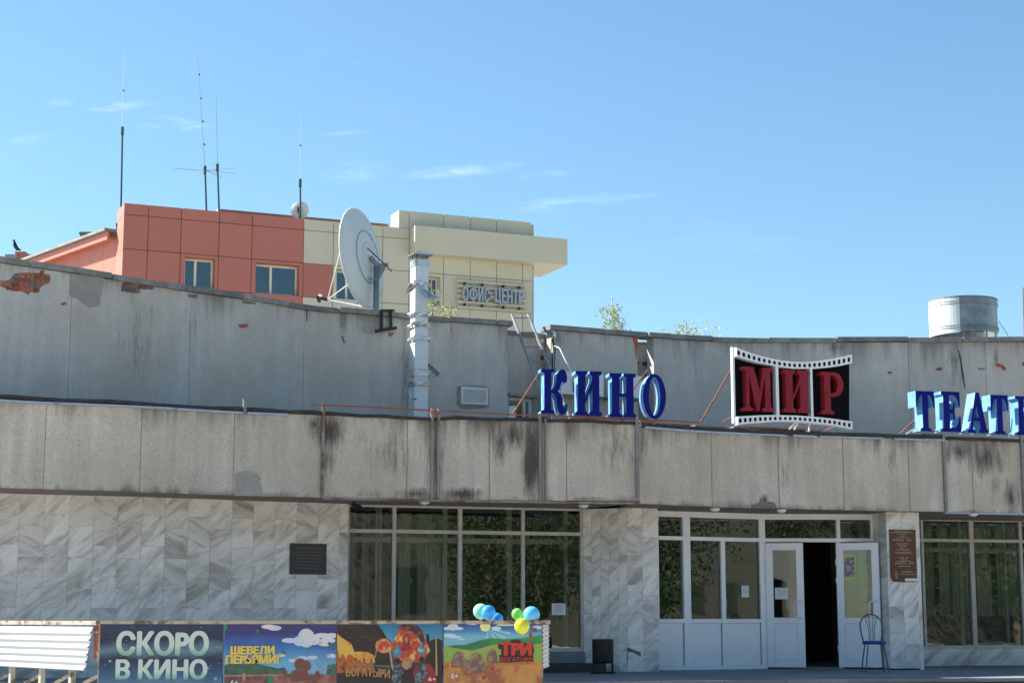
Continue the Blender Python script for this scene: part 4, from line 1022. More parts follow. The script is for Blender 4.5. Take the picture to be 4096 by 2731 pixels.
# black H bracket on the wall
BK = PU1.hit(1538, 1280)
BR = thing("wall_bracket", "black steel bracket frame hanging crookedly on the wall below the dish", "bracket", PU1.pos(BK[0], .1, BK[1]))
def bb(pts_, w=.03):
    m = MB(); q = [PU1.hit(x, y, .08) for x, y in pts_]; q = [PU1.pos(a_, .08, z_) for a_, z_ in q]; m.bar(q[0], q[1], w, w); part(m, "bar", M['blacksteel'], BR)
bb([(1520,1241),(1577,1241)], .035); bb([(1526,1244),(1525,1320)], .055); bb([(1562,1244),(1564,1312)], .05); bb([(1502,1325),(1585,1311)], .05)

# vent grille in the wall
a, b, z0, z1 = PU1.box(1842, 1550, 1948, 1618)
VG = thing("vent_grille", "white slatted vent grille set in the grey upper wall", "vent", PU1.pos((a+b)/2, 0, z0))
wpatch(PU1, [(1830,1545),(1850,1540),(1900,1541),(1945,1543),(1955,1560),(1957,1600),(1955,1628),(1920,1634),(1880,1638),(1840,1634),(1826,1615),(1826,1570)], "mortar_patch", mat("pinkish_mortar", (.34,.28,.25), .9, var=.2, vscale=9), .006, 2)
m = MB(); fr = .035
m.pr(PU1, a, b, z1 - fr, z1, 0, .045); m.pr(PU1, a, b, z0, z0 + fr, 0, .045); m.pr(PU1, a, a + fr, z0 + fr, z1 - fr, 0, .045); m.pr(PU1, b - fr, b, z0 + fr, z1 - fr, 0, .045); part(m, "frame", M['whitepaint'], VG)
m = MB(); m.pr(PU1, a + fr, b - fr, z0 + fr, z1 - fr, .008, .012); part(m, "back", M['interior'], VG)
for k in range(7):
    zz = z0 + fr + (z1 - z0 - 2 * fr) * (k + .28) / 7; m = MB(); m.pr(PU1, a + fr, b - fr, zz, zz + .020, .018, .038); part(m, "slat", M['whitepaint'], VG)

# ladder leaning on the recess
LD = thing("ladder", "grey metal ladder leaning against the recess of the upper wall", "ladder", at(2180, 1600, 30.2))
M['ladder'] = mat("ladder_aluminium", (.40,.42,.42), .4, .6, var=.15, vscale=10)
lt, rt, lb, rb = at(2047,1257,31.75), at(2112,1257,31.85), at(2165,1570,30.1), at(2222,1530,30.35)
dl_ = (lb - lt); dr_ = (rb - rt)
kb = (lb.z - (ZFT - .1)) / (lt.z - lb.z); lb = lb + (lb - lt) * kb; kb = (rb.z - (ZFT - .1)) / (rt.z - rb.z); rb = rb + (rb - rt) * kb
m = MB(); m.bar(lt, lb, .03, .06); part(m, "rail", M['ladder'], LD); m = MB(); m.bar(rt, rb, .03, .06); part(m, "rail", M['ladder'], LD)
for k in range(9):
    t = .03 + k * .115; m = MB(); m.tube([lt.lerp(lb, t), rt.lerp(rb, t)], .013); part(m, "rung", M['ladder'], LD)

# pipes at the corner beside the ladder
PP = thing("cable_conduit", "bent pale pipe with loose cables at the corner beside the ladder", "pipe", at(2205, 1400, 31.9))
m = MB(); m.tube([at(2167,1326,31.9), at(2190,1321,31.8), at(2212,1323,31.6), at(2219,1334,31.55), at(2221,1352,31.55)], .028, 8); part(m, "elbow_pipe", M['galvlight'], PP, smooth=True)
for i, dx in enumerate((0, 9, 17)):
    m = MB(); m.tube([at(2207 + dx*.3, 1352, 31.6), at(2204 + dx, 1400, 31.62), at(2200 + dx, 1450, 31.62), at(2202 + dx, 1500, 31.62)], .010); part(m, "cable", M['blackplastic'] if i else M['greypost'], PP)
m = MB(); p = at(2170, 1361, 32.1); m.box(p.x - .05, p.x + .03, p.y - .05, p.y + .04, p.z - .05, p.z + .04); part(m, "junction_box", M['whitepaint'], PP)
HO = thing("hose", "thin pale hose arching down the wall to the letter И", "hose", at(2240, 1400, 31.3))
m = MB(); m.tube([PU2.pos(.02, .02, at(2197,1384,31.6).z), at(2225,1386,31.3), at(2239,1393,31.2), at(2251,1419,31.1), at(2266,1450,31.0), at(2290,1500,30.9), at(2310,1590,30.8)], .012, 6); part(m, "tube", M['whitepaint'], HO, smooth=True)

# air conditioners behind the letters
def ac(x0, y0, x1, y1, lab):
    s0, s1, z0, z1 = PU2.box(x0, y0, x1, y1, .3)
    A = thing("air_conditioner", lab, "air conditioner", PU2.pos((s0+s1)/2, .2, z0), "air conditioners behind the blue letters")
    m = MB(); m.pr(PU2, s0, s1, z0, z1, .03, .30); part(m, "case", M['whitepaint'], A)
    m = MB(); c_ = (s0 + s1) / 2 - .05; zc = (z0 + z1) / 2; rr = (z1 - z0) * .40
    for i in range(-3, 4):
        m.pr(PU2, c_ - rr, c_ + rr, zc + i * rr / 3.4 - .006, zc + i * rr / 3.4 + .006, .30, .312); m.pr(PU2, c_ + i * rr / 3.4 - .006, c_ + i * rr / 3.4 + .006, zc - rr, zc + rr, .313, .320)
    o = part(m, "fan_grille", M['blackplastic'], A); o["kind"] = "stuff"
    m = MB(); m.bar(PU2.pos(s0 + .05, .0, z0 - .03), PU2.pos(s0 + .05, .32, z0 - .03), .03, .03); part(m, "bracket", M['greypost'], A)
    m = MB(); m.bar(PU2.pos(s1 - .05, .0, z0 - .03), PU2.pos(s1 - .05, .32, z0 - .03), .03, .03); part(m, "bracket", M['greypost'], A)
ac(2245, 1489, 2415, 1580, "left one of two white air conditioners behind the blue letters К and И")
ac(2440, 1500, 2567, 1588, "right one of two white air conditioners half hidden behind Н and О")

# ventilation drum
DV = 36.0
vc = at(3856, 1340, DV); r_ = .69
VD = thing("ventilation_drum", "round galvanised ventilation drum standing on legs above the right parapet", "ventilator", (vc.x, DV, ZUT - .5))
zt2 = at(3856, 1183, DV - r_).z; zb2_ = at(3856, 1322, DV - r_).z
def shell(a0, a1, rr, z0, z1, name, mt, n=30, rows=1, wob=0):
    m = MB(); vs = []
    for i in range(n + 1):
        a_ = R(a0 + (a1 - a0) * i / n)
        for q, zz in ((rr, z0), (rr, z1), (rr - .012, z1), (rr - .012, z0)): vs.append((vc.x + q * math.cos(a_), DV + q * math.sin(a_), zz))
    fs = []
    for i in range(n):
        a_ = 4 * i; b_ = a_ + 4
        for k in range(4): fs.append((a_ + k, b_ + k, b_ + (k+1) % 4, a_ + (k+1) % 4))
    m.add(vs, fs); part(m, name, M[mt], VD, smooth=False, fix=True)
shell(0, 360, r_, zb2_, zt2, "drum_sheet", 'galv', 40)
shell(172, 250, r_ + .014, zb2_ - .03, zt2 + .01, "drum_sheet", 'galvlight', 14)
for z_ in (.10, .17, .80, .87):
    zz = zb2_ + (zt2 - zb2_) * z_; shell(0, 360, r_ + .022, zz, zz + .012, "drum_rib", 'galv', 40)
shell(0, 360, r_ + .018, zt2 - .02, zt2 + .012, "drum_rim", 'greypost', 40)
for a_ in (210, 255, 300, 340, 60, 120):
    m = MB(); x = vc.x + (r_ - .06) * math.cos(R(a_)); y = DV + (r_ - .06) * math.sin(R(a_)); m.bar((x, y, zb2_ + .1), (x, y, ZUT - .5), .04, .04); part(m, "leg", M['galv'], VD)
m = MB(); m.tube([(vc.x, DV, ZUT - .5), (vc.x, DV, zb2_ + .02)], .45, 20); part(m, "neck", M['galv'], VD)
m = MB(); m.tube([at(3995,1285,DV), at(4030,1338,DV - .5), at(4033,1345,DV-.5)], .006, 5); part(m, "guy_wire", M['blacksteel'], VD)

# small lamps, roof lights under the canopy
LAMP = None
lamps = [(1698,2006,PF1,-.55,"dome lamp under the canopy above the left shop window"),(2334,2021,PF1,-.7,"dome lamp under the canopy at the dark corner beside the entrance"),(2860,2035,PF2,-.6,"dome lamp above the middle of the white entrance"),
         (3126,2040,PF2,-.5,"dome lamp above the open door of the white entrance"),(3893,2055,PF2,-.6,"dome lamp under the canopy above the right shop window")]
for x, y, P, off, lab in lamps:
    p = atz(x, HZ - (HZ - y) * 1.0 - 4, ZFB - .012)
    if LAMP is None:
        T = thing("ceiling_lamp", lab, "ceiling lamp", (0, 0, 0), "dome lamps under the canopy")
        m = MB(); m.tube([(0,0,-.0),(0,0,-.022)], .085, 16); part(m, "base", M['greypost'], T)
        m = MB(); vs = []; K = 5; N = 16
        for i in range(K + 1):
            a_ = math.pi / 2 * i / K
            for k in range(N): vs.append((.078*math.cos(a_)*math.cos(2*math.pi*k/N), .078*math.cos(a_)*math.sin(2*math.pi*k/N), -.022 - .05*math.sin(a_)))
        m.add(vs, [(i*N+k, i*N+(k+1) % N, (i+1)*N+(k+1) % N, (i+1)*N+k) for i in range(K) for k in range(N)]); part(m, "lamp_shade", M['whitepaint'], T, smooth=True)
        LAMP = T
    else:
        T = LAMP.copy(); COL.objects.link(T)
        for ch in LAMP.children:
            c = ch.copy(); COL.objects.link(c); c.parent = T
        T["label"] = lab
    T.location = (p.x, p.y, ZFB)

# security camera under the canopy
p = atz(1414, 2004, ZFB)
SCm = thing("security_camera", "small black security camera under the canopy at the end of the marble wall", "camera", p)
m = MB(); m.tube([p, p + Vector((.01,0,-.04))], .02, 8); part(m, "mount", M['blackplastic'], SCm)
m = MB(); m.bar(p + Vector((-.02,.03,-.04)), p + Vector((.11,-.10,-.09)), .05, .05); part(m, "housing", M['blackplastic'], SCm)
m = MB(); m.tube([p + Vector((.11,-.10,-.09)), p + Vector((.122,-.112,-.094))], .02, 10); part(m, "lens", M['glassd'], SCm)

# ------------------------------------------------------------------ plaques and notices
def lines(m, Q, s0, s1, zc, h, o, wmin=.02, wmax=.05, gap=.010, mi=0):
    """rows of small raised marks where the lettering is too small to read in the photograph"""
    s = s0
    while s < s1 - .01:
        w = min(random.uniform(wmin, wmax), s1 - s); k = max(1, int(w / (h * .7)))
        for i in range(k):
            a = s + w * i / k; b = a + w / k * .72
            if random.random() < .5:
                m.pr(Q, a, a + (b-a)*.35, zc - h/2, zc + h/2, o, o + .002, mi); m.pr(Q, a + (b-a)*.36, b, zc + (h*.1), zc + h/2, o, o + .002, mi)
            else: m.pr(Q, a, b, zc - h/2, zc - h*.15, o, o + .002, mi); m.pr(Q, b - (b-a)*.35, b, zc - h*.14, zc + h/2, o, o + .002, mi)
        s += w + gap
M['plaque'] = mat("black_plaque_stone", (.022,.023,.025), .45, var=.2, vscale=20)
M['plaquetext'] = mat("faded_plaque_lettering", (.13,.125,.12), .6)
M['brownsign'] = mat("brown_sign_board", (.10,.030,.012), .45)
M['cream'] = mat("cream_lettering", (.55,.48,.32), .6)
M['paper'] = mat("white_paper", (.72,.75,.76), .7)
M['ink'] = mat("grey_ink", (.08,.09,.11), .8)
a, b, z0, z1 = PM.box(1158, 2173, 1304, 2296)
PQ1 = thing("wall_plaque", "black rectangular plaque with faded lettering on the marble wall", "plaque", PM.pos((a+b)/2, 0, z0))
m = MB(); m.pr(PM, a, b, z0, z1, .005, .022); part(m, "board", M['plaque'], PQ1)
m = MB(); w = b - a; h = z1 - z0
text(m, PM, "КИНОТЕАТР МИР", a + w*.14, b - w*.14, z1 - h*.19, z1 - h*.12, .0245)
for k, (x0, x1) in enumerate([(.11,.9),(.06,.95),(.17,.88),(.15,.87),(.15,.87),(.15,.87)]): lines(m, PM, a + w*x0, a + w*x1, z1 - h*(.28 + .105*k), h*.05, .0225, .05, .12)
part(m, "lettering", M['plaquetext'], PQ1, fix=False)["kind"] = "stuff"
# brown board on the pillar
a, b, z0, z1 = PCF.box(3556, 2117, 3662, 2326)
b = PCF.L - .015; a = max(a, .04)
PQ2 = thing("information_board", "brown board with cream lines of lettering on the marble pillar", "sign", PCF.pos((a+b)/2, 0, z0))
w = b - a; h = z1 - z0
m = MB(); m.poly(PCF, [(a, z1), (a, z0 + h*.09), (a + w*.10, z0), (b, z0), (b, z1)], .006, .020); part(m, "board", M['brownsign'], PQ2)
m = MB()
Y = lambda y: z1 - h * (y - 165) / 1320.0; X = lambda x: a + w * (x - 160) / 650.0
for y, x0, x1, hh in [(203,285,645,26),(240,180,750,28),(275,340,610,24),(330,410,550,24),(370,300,660,28),(430,240,530,48),(430,580,710,48),(520,330,640,36),(572,365,600,36),(620,430,545,36),(672,330,650,38),(735,275,715,30),(768,310,685,26),(872,370,520,46),(872,540,615,46),(925,420,570,26),(965,310,680,30),(1015,270,570,46),(1015,605,745,46),(1088,350,665,38),(1228,435,710,46),(1293,355,785,30)]:
    lines(m, PCF, X(x0), X(x1), Y(y), h * hh / 1320 * .8, .0205, .015, .045, .005)
text(m, PCF, "Афиша", X(262), X(320), Y(1465), Y(1160), .022)
o = part(m, "lettering", M['cream'], PQ2, fix=False); o["kind"] = "stuff"
m = MB(); m.pr(PCF, X(510), X(815) , Y(1465), Y(1395), .0205, .024); part(m, "white_strip", M['paper'], PQ2)

def notice(Q, x0, y0, x1, y1, off, lab, rows=5, mt='paper', grp="paper notices behind the glass"):
    a, b, z0, z1 = Q.box(x0, y0, x1, y1, off)
    T = thing("paper_notice", lab, "notice", Q.pos((a+b)/2, off, z0), grp)
    m = MB(); m.pr(Q, a, b, z0, z1, off, off + .004); part(m, "sheet", M[mt], T)
    m = MB()
    for k in range(rows): lines(m, Q, a + (b-a)*(.18 + .04*(k % 2)), b - (b-a)*.18, z1 - (z1-z0)*(.18 + .14*k), (z1-z0)*.055, off + .0042, .02, .05, .006)
    part(m, "print", M['ink'], T, fix=False)["kind"] = "stuff"
notice(PW1, 2207, 2412, 2262, 2458, -.036, "white paper notice with printed lines on the shop window glass")
notice(PE, 2966, 2341, 2995, 2387, -.040, "small white notice on the wide pane left of the entrance door", 4)
notice(QL, 3100, 2349, 3152, 2395, -.020, "pale green notice on the glass of the left door leaf", 4)
# yellow framed poster on the right leaf
a, b, z0, z1 = QR.box(3370, 2218, 3426, 2316, -.022)
YP = thing("framed_notice", "yellow framed notice on the glass of the right door leaf", "notice", QR.pos((a+b)/2, 0, z0))
m = MB(); m.pr(QR, a, b, z0, z1, -.024, -.018); part(m, "border", mat("yellow_print", (.70,.60,.12), .6), YP)
m = MB(); m.pr(QR, a + .03, b - .03, z0 + .035, z1 - .035, -.018, -.015); part(m, "picture", mat("pale_print", (.45,.40,.30), .6, col2=(.15,.17,.3), c2thr=(.5,.55), c2scale=14), YP)

# ------------------------------------------------------------------ chair, bin
cp = at(3500, 2667, 27.15); zf = ZFL + .0
cx, cy = cp.x, cp.y
CH = thing("cafe_chair", "round backed metal chair with a blue seat in front of the right door leaf", "chair", (cx, cy, zf))
M['chairsteel'] = mat("dark_grey_tube", (.11,.115,.125), .4, .5)
M['blueseat'] = mat("blue_vinyl", (.025,.045,.22), .5)
kz = (ZFL + .0)
m = MB(); vs = []
m.tube([(cx, cy, zf + .415), (cx, cy, zf + .435), (cx, cy, zf + .455), (cx, cy, zf + .468)], [.17, .185, .18, .14], 20); part(m, "seat", M['blueseat'], CH, smooth=True)
for sx_, sy_ in ((-1,-1),(1,-1),(1,1),(-1,1)):
    m = MB(); m.tube([(cx + sx_*.12, cy + sy_*.12, zf + .42), (cx + sx_*.15, cy + sy_*.15, zf + .2), (cx + sx_*.17, cy + sy_*.17, zf + .0)], .011, 7); part(m, "leg", M['chairsteel'], CH)
m = MB(); pts_ = [(cx - .13, cy + .14, zf + .42), (cx - .165, cy + .17, zf + .60)] + [(cx + .17*math.cos(R(180 - k*18)), cy + .20, zf + .70 + .17*math.sin(R(k*18))) for k in range(11)] + [(cx + .165, cy + .17, zf + .60), (cx + .13, cy + .14, zf + .42)]
m.tube(pts_, .012, 7); part(m, "back_hoop", M['chairsteel'], CH, smooth=True)
for k, q in enumerate((-.07, -.03, .03, .07)):
    m = MB(); m.tube([(cx + q*.6, cy + .15, zf + .42), (cx + q*.6, cy + .17, zf + .64), (cx + q*1.3, cy + .20, zf + .70 + math.sqrt(.17**2 - (q*1.3)**2))], .006, 6); part(m, "back_rod", M['chairsteel'], CH)
bp_ = at(2412, 2692, 26.3)
BN = thing("litter_bin", "black litter bin on a stand at the foot of the marble pier", "bin", (bp_.x, bp_.y, ZFL))
x, y = bp_.x, bp_.y
m = MB(); n = 18; vs = []
prof = [(.145, .15), (.155, .19), (.16, .48), (.165, .50), (.15, .505), (.14, .49), (.13, .29)]
for q, zz in prof:
    for k in range(n): vs.append((x + q*math.cos(2*math.pi*k/n)*1.0, y + q*.8*math.sin(2*math.pi*k/n), ZFL + zz))
m.add(vs, [(i*n+k, i*n+(k+1) % n, (i+1)*n+(k+1) % n, (i+1)*n+k) for i in range(len(prof)-1) for k in range(n)] + [tuple(range(n)), tuple(range(len(vs)-n, len(vs)))]); part(m, "bucket", M['blackplastic'], BN, smooth=True)
for dx in (-.14, .14):
    m = MB(); m.bar((x + dx, y, ZFL), (x + dx, y, ZFL + .42), .03, .03); part(m, "leg", M['blacksteel'], BN)
m = MB(); m.bar((x - .17, y, ZFL + .015), (x + .17, y, ZFL + .015), .05, .03); part(m, "foot_bar", M['blacksteel'], BN)
for dx in (-.16, .16):
    m = MB(); m.bar((x + dx, y - .1, ZFL + .012), (x + dx, y + .1, ZFL + .012), .03, .024); part(m, "foot", M['blacksteel'], BN)

# ------------------------------------------------------------------ hoarding with film posters
DH = 18.5
PB = Path([(at(396, 2480, DH).x, DH), (at(2172, 2480, DH).x, DH)])
ZH = EYE - .018
x0h, x1h = PB.p[0].x, PB.p[1].x
HB = thing("hoarding", "low street hoarding with weathered top rail and a white ribbed sheet wing", "hoarding", ((x0h + x1h)/2, DH, 0))
M['wood'] = mat("weathered_wood", (.42,.36,.27), .85, col2=(.13,.09,.06), c2thr=(.50,.62), c2scale=9, bump=.6, bscale=30)
M['ribbed'] = mat("white_ribbed_sheet", (.62,.63,.63), .5)
M['postpaint'] = mat("old_cream_paint", (.42,.40,.33), .7, col2=(.15,.11,.08), c2thr=(.56,.64), c2scale=8)
m = MB(); m.pr(PB, -.01, PB.L + .03, ZH - .035, ZH, -.07, .03); part(m, "top_rail", M['wood'], HB)
for q in (0.0, 1.22, 2.46, 3.62, PB.L - .06):
    m = MB(); m.pr(PB, q, q + .06, 0, ZH - .036, -.07, -.02); part(m, "post", M['postpaint'], HB)
m = MB(); m.pr(PB, 0, PB.L, .32, .38, -.10, -.071); part(m, "rail", M['wood'], HB)
# left wing, turned towards the building, with ribbed sheet
pw0 = at(392, 2490, DH); pw1 = at(-160, 2490, 21.35)
PWG = Path([(pw1.x, pw1.y), (pw0.x, pw0.y)])
m = MB(); m.pr(PWG, -.6, PWG.L, ZH - .045, ZH - .002, -.07, .02); part(m, "top_rail", M['wood'], HB)
m = MB(); m.pr(PWG, PWG.L - .12, PWG.L - .01, ZH - .40, ZH - .05, -.06, -.02); part(m, "corner_board", M['rust'], HB)
def ribsheet(Q, s0, s1, ztop, zbot, o0, name, slant=0.0, pitch=.075, depth=.026):
    m = MB(); n = int((ztop - zbot) / pitch); prof = []
    for i in range(n):
        z = ztop - i * pitch
        prof += [(z, 0), (z - pitch*.58, depth*.35), (z - pitch*.70, depth), (z - pitch*.86, depth), (z - pitch*.97, 0)]
    prof.append((ztop - n*pitch, 0)); vs = []
    for z, d in prof:
        e = s1 - slant * (ztop - z) / (ztop - zbot)
        for s_, o_ in ((s0, o0 + d), (e, o0 + d), (e, o0 + d - .006), (s0, o0 + d - .006)): vs.append(Q.pos(s_, o_, z))
    fs = []
    for i in range(len(prof) - 1):
        a = 4*i; b = a + 4
        for k in range(4): fs.append((a + k, a + (k+1) % 4, b + (k+1) % 4, b + k))
    m.add(vs, fs); return part(m, name, M['ribbed'], HB)
sR = PWG.hit(376, 2560)[0]
ribsheet(PWG, -.5, sR, ZH - .065, ZH - .065 - .075*6.9, .02, "ribbed_sheet", .16, .0755)
for x in (36, 156, 276, -85):
    s = PWG.hit(x, 2715)[0]; m = MB(); m.pr(PWG, s - .028, s + .028, 0, ZH - .05, -.06, -.005); part(m, "post", M['postpaint'], HB)
for x0_, x1_ in ((70,145),(190,262),(305,385),(-60,20)):
    a = PWG.hit(x0_, 2731); b = PWG.hit(x1_, 2690); m = MB(); m.bar(PWG.pos(a[0], -.09, a[1] - .0), PWG.pos(b[0], -.09, b[1]), .03, .03); part(m, "brace", M['wood'], HB)
# right wing seen edge on: stacked white sheet edge
PS_ = Path([(x1h, DH), (x1h + .075, DH + .9)])
ribsheet(PS_, .0, .9, ZH - .045, ZH - .045 - .075*6, .0, "ribbed_sheet", 0, .045, .012)
m = MB(); m.pr(PS_, 0, .95, ZH - .04, ZH, -.04, .02); part(m, "top_rail", M['wood'], HB)

# posters: flat print, built as thin layers on a board
def pcol(name, c, c2=None, thr=(.45,.6), sc=6, var=0.08): return mat(name, c, .42, col2=c2, c2thr=thr, c2scale=sc, var=var, vscale=5)
def grad_mat(name, stops, z0, z1, axis='Z', noise=.05):
    m = bpy.data.materials.new(name); m.use_nodes = True; n = m.node_tree; b = n.nodes["Principled BSDF"]; b.inputs['Roughness'].default_value = .42
    t = n.nodes.new("ShaderNodeTexCoord"); s = n.nodes.new("ShaderNodeSeparateXYZ"); r = n.nodes.new("ShaderNodeMapRange"); cr = n.nodes.new("ShaderNodeValToRGB")
    ns = n.nodes.new("ShaderNodeTexNoise"); ns.inputs['Scale'].default_value = 3.0; ns.inputs['Detail'].default_value = 4; ad = n.nodes.new("ShaderNodeMath"); ad.operation = 'MULTIPLY_ADD'; ad.inputs[1].default_value = noise * 4
    n.links.new(t.outputs['Object'], s.inputs[0]); n.links.new(t.outputs['Object'], ns.inputs['Vector']); n.links.new(s.outputs[axis], r.inputs['Value'])
    r.inputs['From Min'].default_value = z0; r.inputs['From Max'].default_value = z1
    n.links.new(ns.outputs['Fac'], ad.inputs[0]); sub = n.nodes.new("ShaderNodeMath"); sub.operation = 'SUBTRACT'; n.links.new(r.outputs[0], sub.inputs[0]); sub.inputs[1].default_value = noise * 2
    n.links.new(sub.outputs[0], ad.inputs[2]); n.links.new(ad.outputs[0], cr.inputs[0])
    e = cr.color_ramp.elements; e[0].position = stops[0][0]; e[0].color = (*stops[0][1], 1); e[1].position = stops[-1][0]; e[1].color = (*stops[-1][1], 1)
    for p, c in stops[1:-1]: q = e.new(p); q.color = (*c, 1)
    n.links.new(cr.outputs[0], b.inputs['Base Color']); return m
ZPB = ZH - 1.15; ZPT = ZH - .036
class Poster:
    def __init__(s, x0, x1, label, bgmat, ytop=2493):
        s.x0 = x0; s.x1 = x1; s.a = PB.hit(x0, 2600)[0] + .004; s.b = PB.hit(x1, 2600)[0] - .004
        s.t = thing("film_poster", label, "poster", PB.pos((s.a+s.b)/2, 0, ZPB), "film posters on the hoarding"); s.k = 0
        m = MB(); m.pr(PB, s.a, s.b, ZPB, ZPT, -.015, .004); part(m, "board", bgmat, s.t)
    def lay(s, mb, name, mt, stuff=True):
        o = part(mb, name, mt, s.t, fix=False)
        return o
    def P(s, x, y): return PB.hit(x, y, .005)
    def shape(s, m, pts, lev, mi=0):
        s.k += 1; q = (s.k % 9) * .0001
        m.poly(PB, [s.P(min(max(x, s.x0 + 2), s.x1 - 2), max(y, 2495)) for x, y in pts], .004 + (lev - 1) * .0012 - .0004 + q, .004 + lev * .0012 - .0009 + q, mi)
    def disc(s, m, cx, cy, rx, ry, lev, mi=0, n=20, rot=0):
        s.shape(m, [(cx + rx*math.cos(6.283*k/n)*math.cos(rot) - ry*math.sin(6.283*k/n)*math.sin(rot), cy + rx*math.cos(6.283*k/n)*math.sin(rot) + ry*math.sin(6.283*k/n)*math.cos(rot)) for k in range(n)], lev, mi)
    def text(s, m, body, x0, y0, x1, y1, lev, bold=.02, mi=0, **k):
        a, b, z0, z1 = PB.box(x0, y0, x1, y1, .005); text(m, PB, body, a, b, z0, z1, .004 + lev * .0012, 0, bold, mi, **k)
def chk(x): return x
# 1: coming soon
zA, zB = PB.hit(1000, 2731)[1], PB.hit(1000, 2495)[1]
p1 = Poster(397, 893, "dark blue starry poster reading СКОРО В КИНО", grad_mat("night_sky_print", [(0,(.13,.26,.38)),(.25,(.03,.10,.20)),(.5,(.008,.02,.05)),(.62,(.10,.18,.25)),(.75,(.012,.02,.05)),(1,(.02,.03,.08))], zA - .1, zB, 'Z', .09))
m = MB()
for k in range(60):
    x = random.uniform(405, 885); y = random.uniform(2500, 2731); r_ = random.uniform(.6, 1.6); p1.disc(m, x, y, r_, r_, 1, 0, 6)
for x, y in [(830,2670),(862,2712),(440,2642)]: p1.shape(m, [(x-9,y-5),(x,y-1.5),(x+9,y+5),(x,y+1.5)], 1); p1.shape(m, [(x+7,y-8),(x+1.5,y),(x-7,y+8),(x-1.5,y)], 2)
p1.lay(m, "printed_stars", pcol("pale_star_print", (.55,.68,.75)))["kind"] = "stuff"
tm = grad_mat("silver_green_print", [(0,(.12,.30,.24)),(.35,(.42,.58,.50)),(1,(.50,.58,.58))], 0, 1, 'Z', .02)
for body, x0, y0, x1, y1 in [("СКОРО",465,2521,836,2621),("В КИНО",462,2634,830,2716)]:
    m = MB(); p1.text(m, body, x0, y0, x1, y1, 3, .05)
    a_, b_, z0, z1 = PB.box(x0, y0, x1, y1)
    p1.lay(m, "title", grad_mat("silver_green_print", [(0,(.14,.34,.26)),(.4,(.46,.60,.52)),(1,(.50,.56,.56))], z0, z1, 'Z', .0))
# 2
p2 = Poster(895, 1345, "blue sky and park poster reading ШЕВЕЛИ ПЕРЬЯМИ!", grad_mat("blue_park_print", [(0,(.20,.35,.45)),(.35,(.12,.36,.55)),(.6,(.03,.13,.38)),(.85,(.03,.03,.16)),(1,(.04,.03,.14))], zA, zB, 'Z', .10))
m = MB()
for cx_, cy_, rx, ry in [(1098,2510,28,10),(1075,2505,30,9),(1310,2560,32,12),(1330,2540,26,10),(1180,2640,26,7),(1210,2630,24,8),(1300,2575,26,8),(1120,2620,22,6),(1250,2628,22,7),(1325,2622,18,9)]: p2.disc(m, cx_, cy_, rx, ry, 1)
# a plain white cloud stands where the cartoon bird flies
for cx_, cy_, rx, ry in [(1225,2550,34,38),(1198,2562,26,20),(1255,2560,26,18),(1160,2560,34,10),(1290,2540,34,10)]: p2.disc(m, cx_, cy_, rx, ry, 2)
p2.lay(m, "printed_clouds", pcol("cloud_print", (.62,.60,.60), (.42,.50,.60), (.45,.6), 5))["kind"] = "stuff"
m = MB(); p2.shape(m, [(897,2660),(930,2650),(960,2655),(1000,2650),(1040,2655),(1080,2665),(1110,2672),(1140,2668),(1145,2700),(897,2700)], 3); p2.shape(m, [(1310,2660),(1330,2652),(1345,2655),(1345,2700),(1305,2700)], 3); p2.disc(m, 1325, 2582, 20, 8, 3, 0, 10, .9); p2.disc(m, 1135, 2606, 11, 4, 3, 0, 10, .9)
p2.lay(m, "printed_trees", pcol("dark_tree_print", (.025,.08,.05), (.05,.13,.08), (.4,.6), 12))["kind"] = "stuff"
m = MB(); p2.shape(m, [(897,2698),(1150,2694),(1345,2696),(1345,2900),(897,2900)], 4); p2.lay(m, "printed_ground", pcol("brick_ground_print", (.30,.12,.10), (.12,.05,.045), (.45,.55), 4))
m = MB(); p2.shape(m, [(897,2699),(1150,2695),(1150,2699),(897,2704)], 5); p2.shape(m, [(971,2690),(982,2690),(982,2720),(971,2720)], 5); p2.shape(m, [(1078,2692),(1085,2692),(1085,2704),(1078,2704)], 5); p2.lay(m, "printed_wall", pcol("pink_stone_print", (.42,.20,.16)))["kind"] = "stuff"
m = MB(); cxw, cyw, rw = 1296, 2644, 33
for k in range(12):
    a_ = 6.283*k/12; p2.shape(m, [(cxw, cyw - .6), (cxw + rw*math.cos(a_), cyw + rw*math.sin(a_) - .6), (cxw + rw*math.cos(a_), cyw + rw*math.sin(a_) + .6), (cxw, cyw + .6)], 5 + (k % 2))
for k in range(28):
    a_ = 6.283*k/28; a2 = 6.283*(k+1)/28; p2.shape(m, [(cxw+rw*math.cos(a_),cyw+rw*math.sin(a_)),(cxw+rw*math.cos(a2),cyw+rw*math.sin(a2)),(cxw+(rw-1.8)*math.cos(a2),cyw+(rw-1.8)*math.sin(a2)),(cxw+(rw-1.8)*math.cos(a_),cyw+(rw-1.8)*math.sin(a_))], 7)
p2.lay(m, "printed_wheel", pcol("wheel_print", (.30,.28,.38)))["kind"] = "stuff"
m = MB()   # plain shrubs in red and brown where the cartoon crowd stands
for cx_, cy_, rx, ry in [(1200,2655,22,24),(1225,2662,18,20),(1185,2700,24,22),(1140,2690,8,12),(1270,2700,10,18),(1215,2700,18,22)]: p2.disc(m, cx_, cy_, rx, ry, 8)
p2.lay(m, "printed_shrubs", pcol("red_brown_print", (.16,.05,.035), (.10,.07,.05), (.5,.6), 40))["kind"] = "stuff"
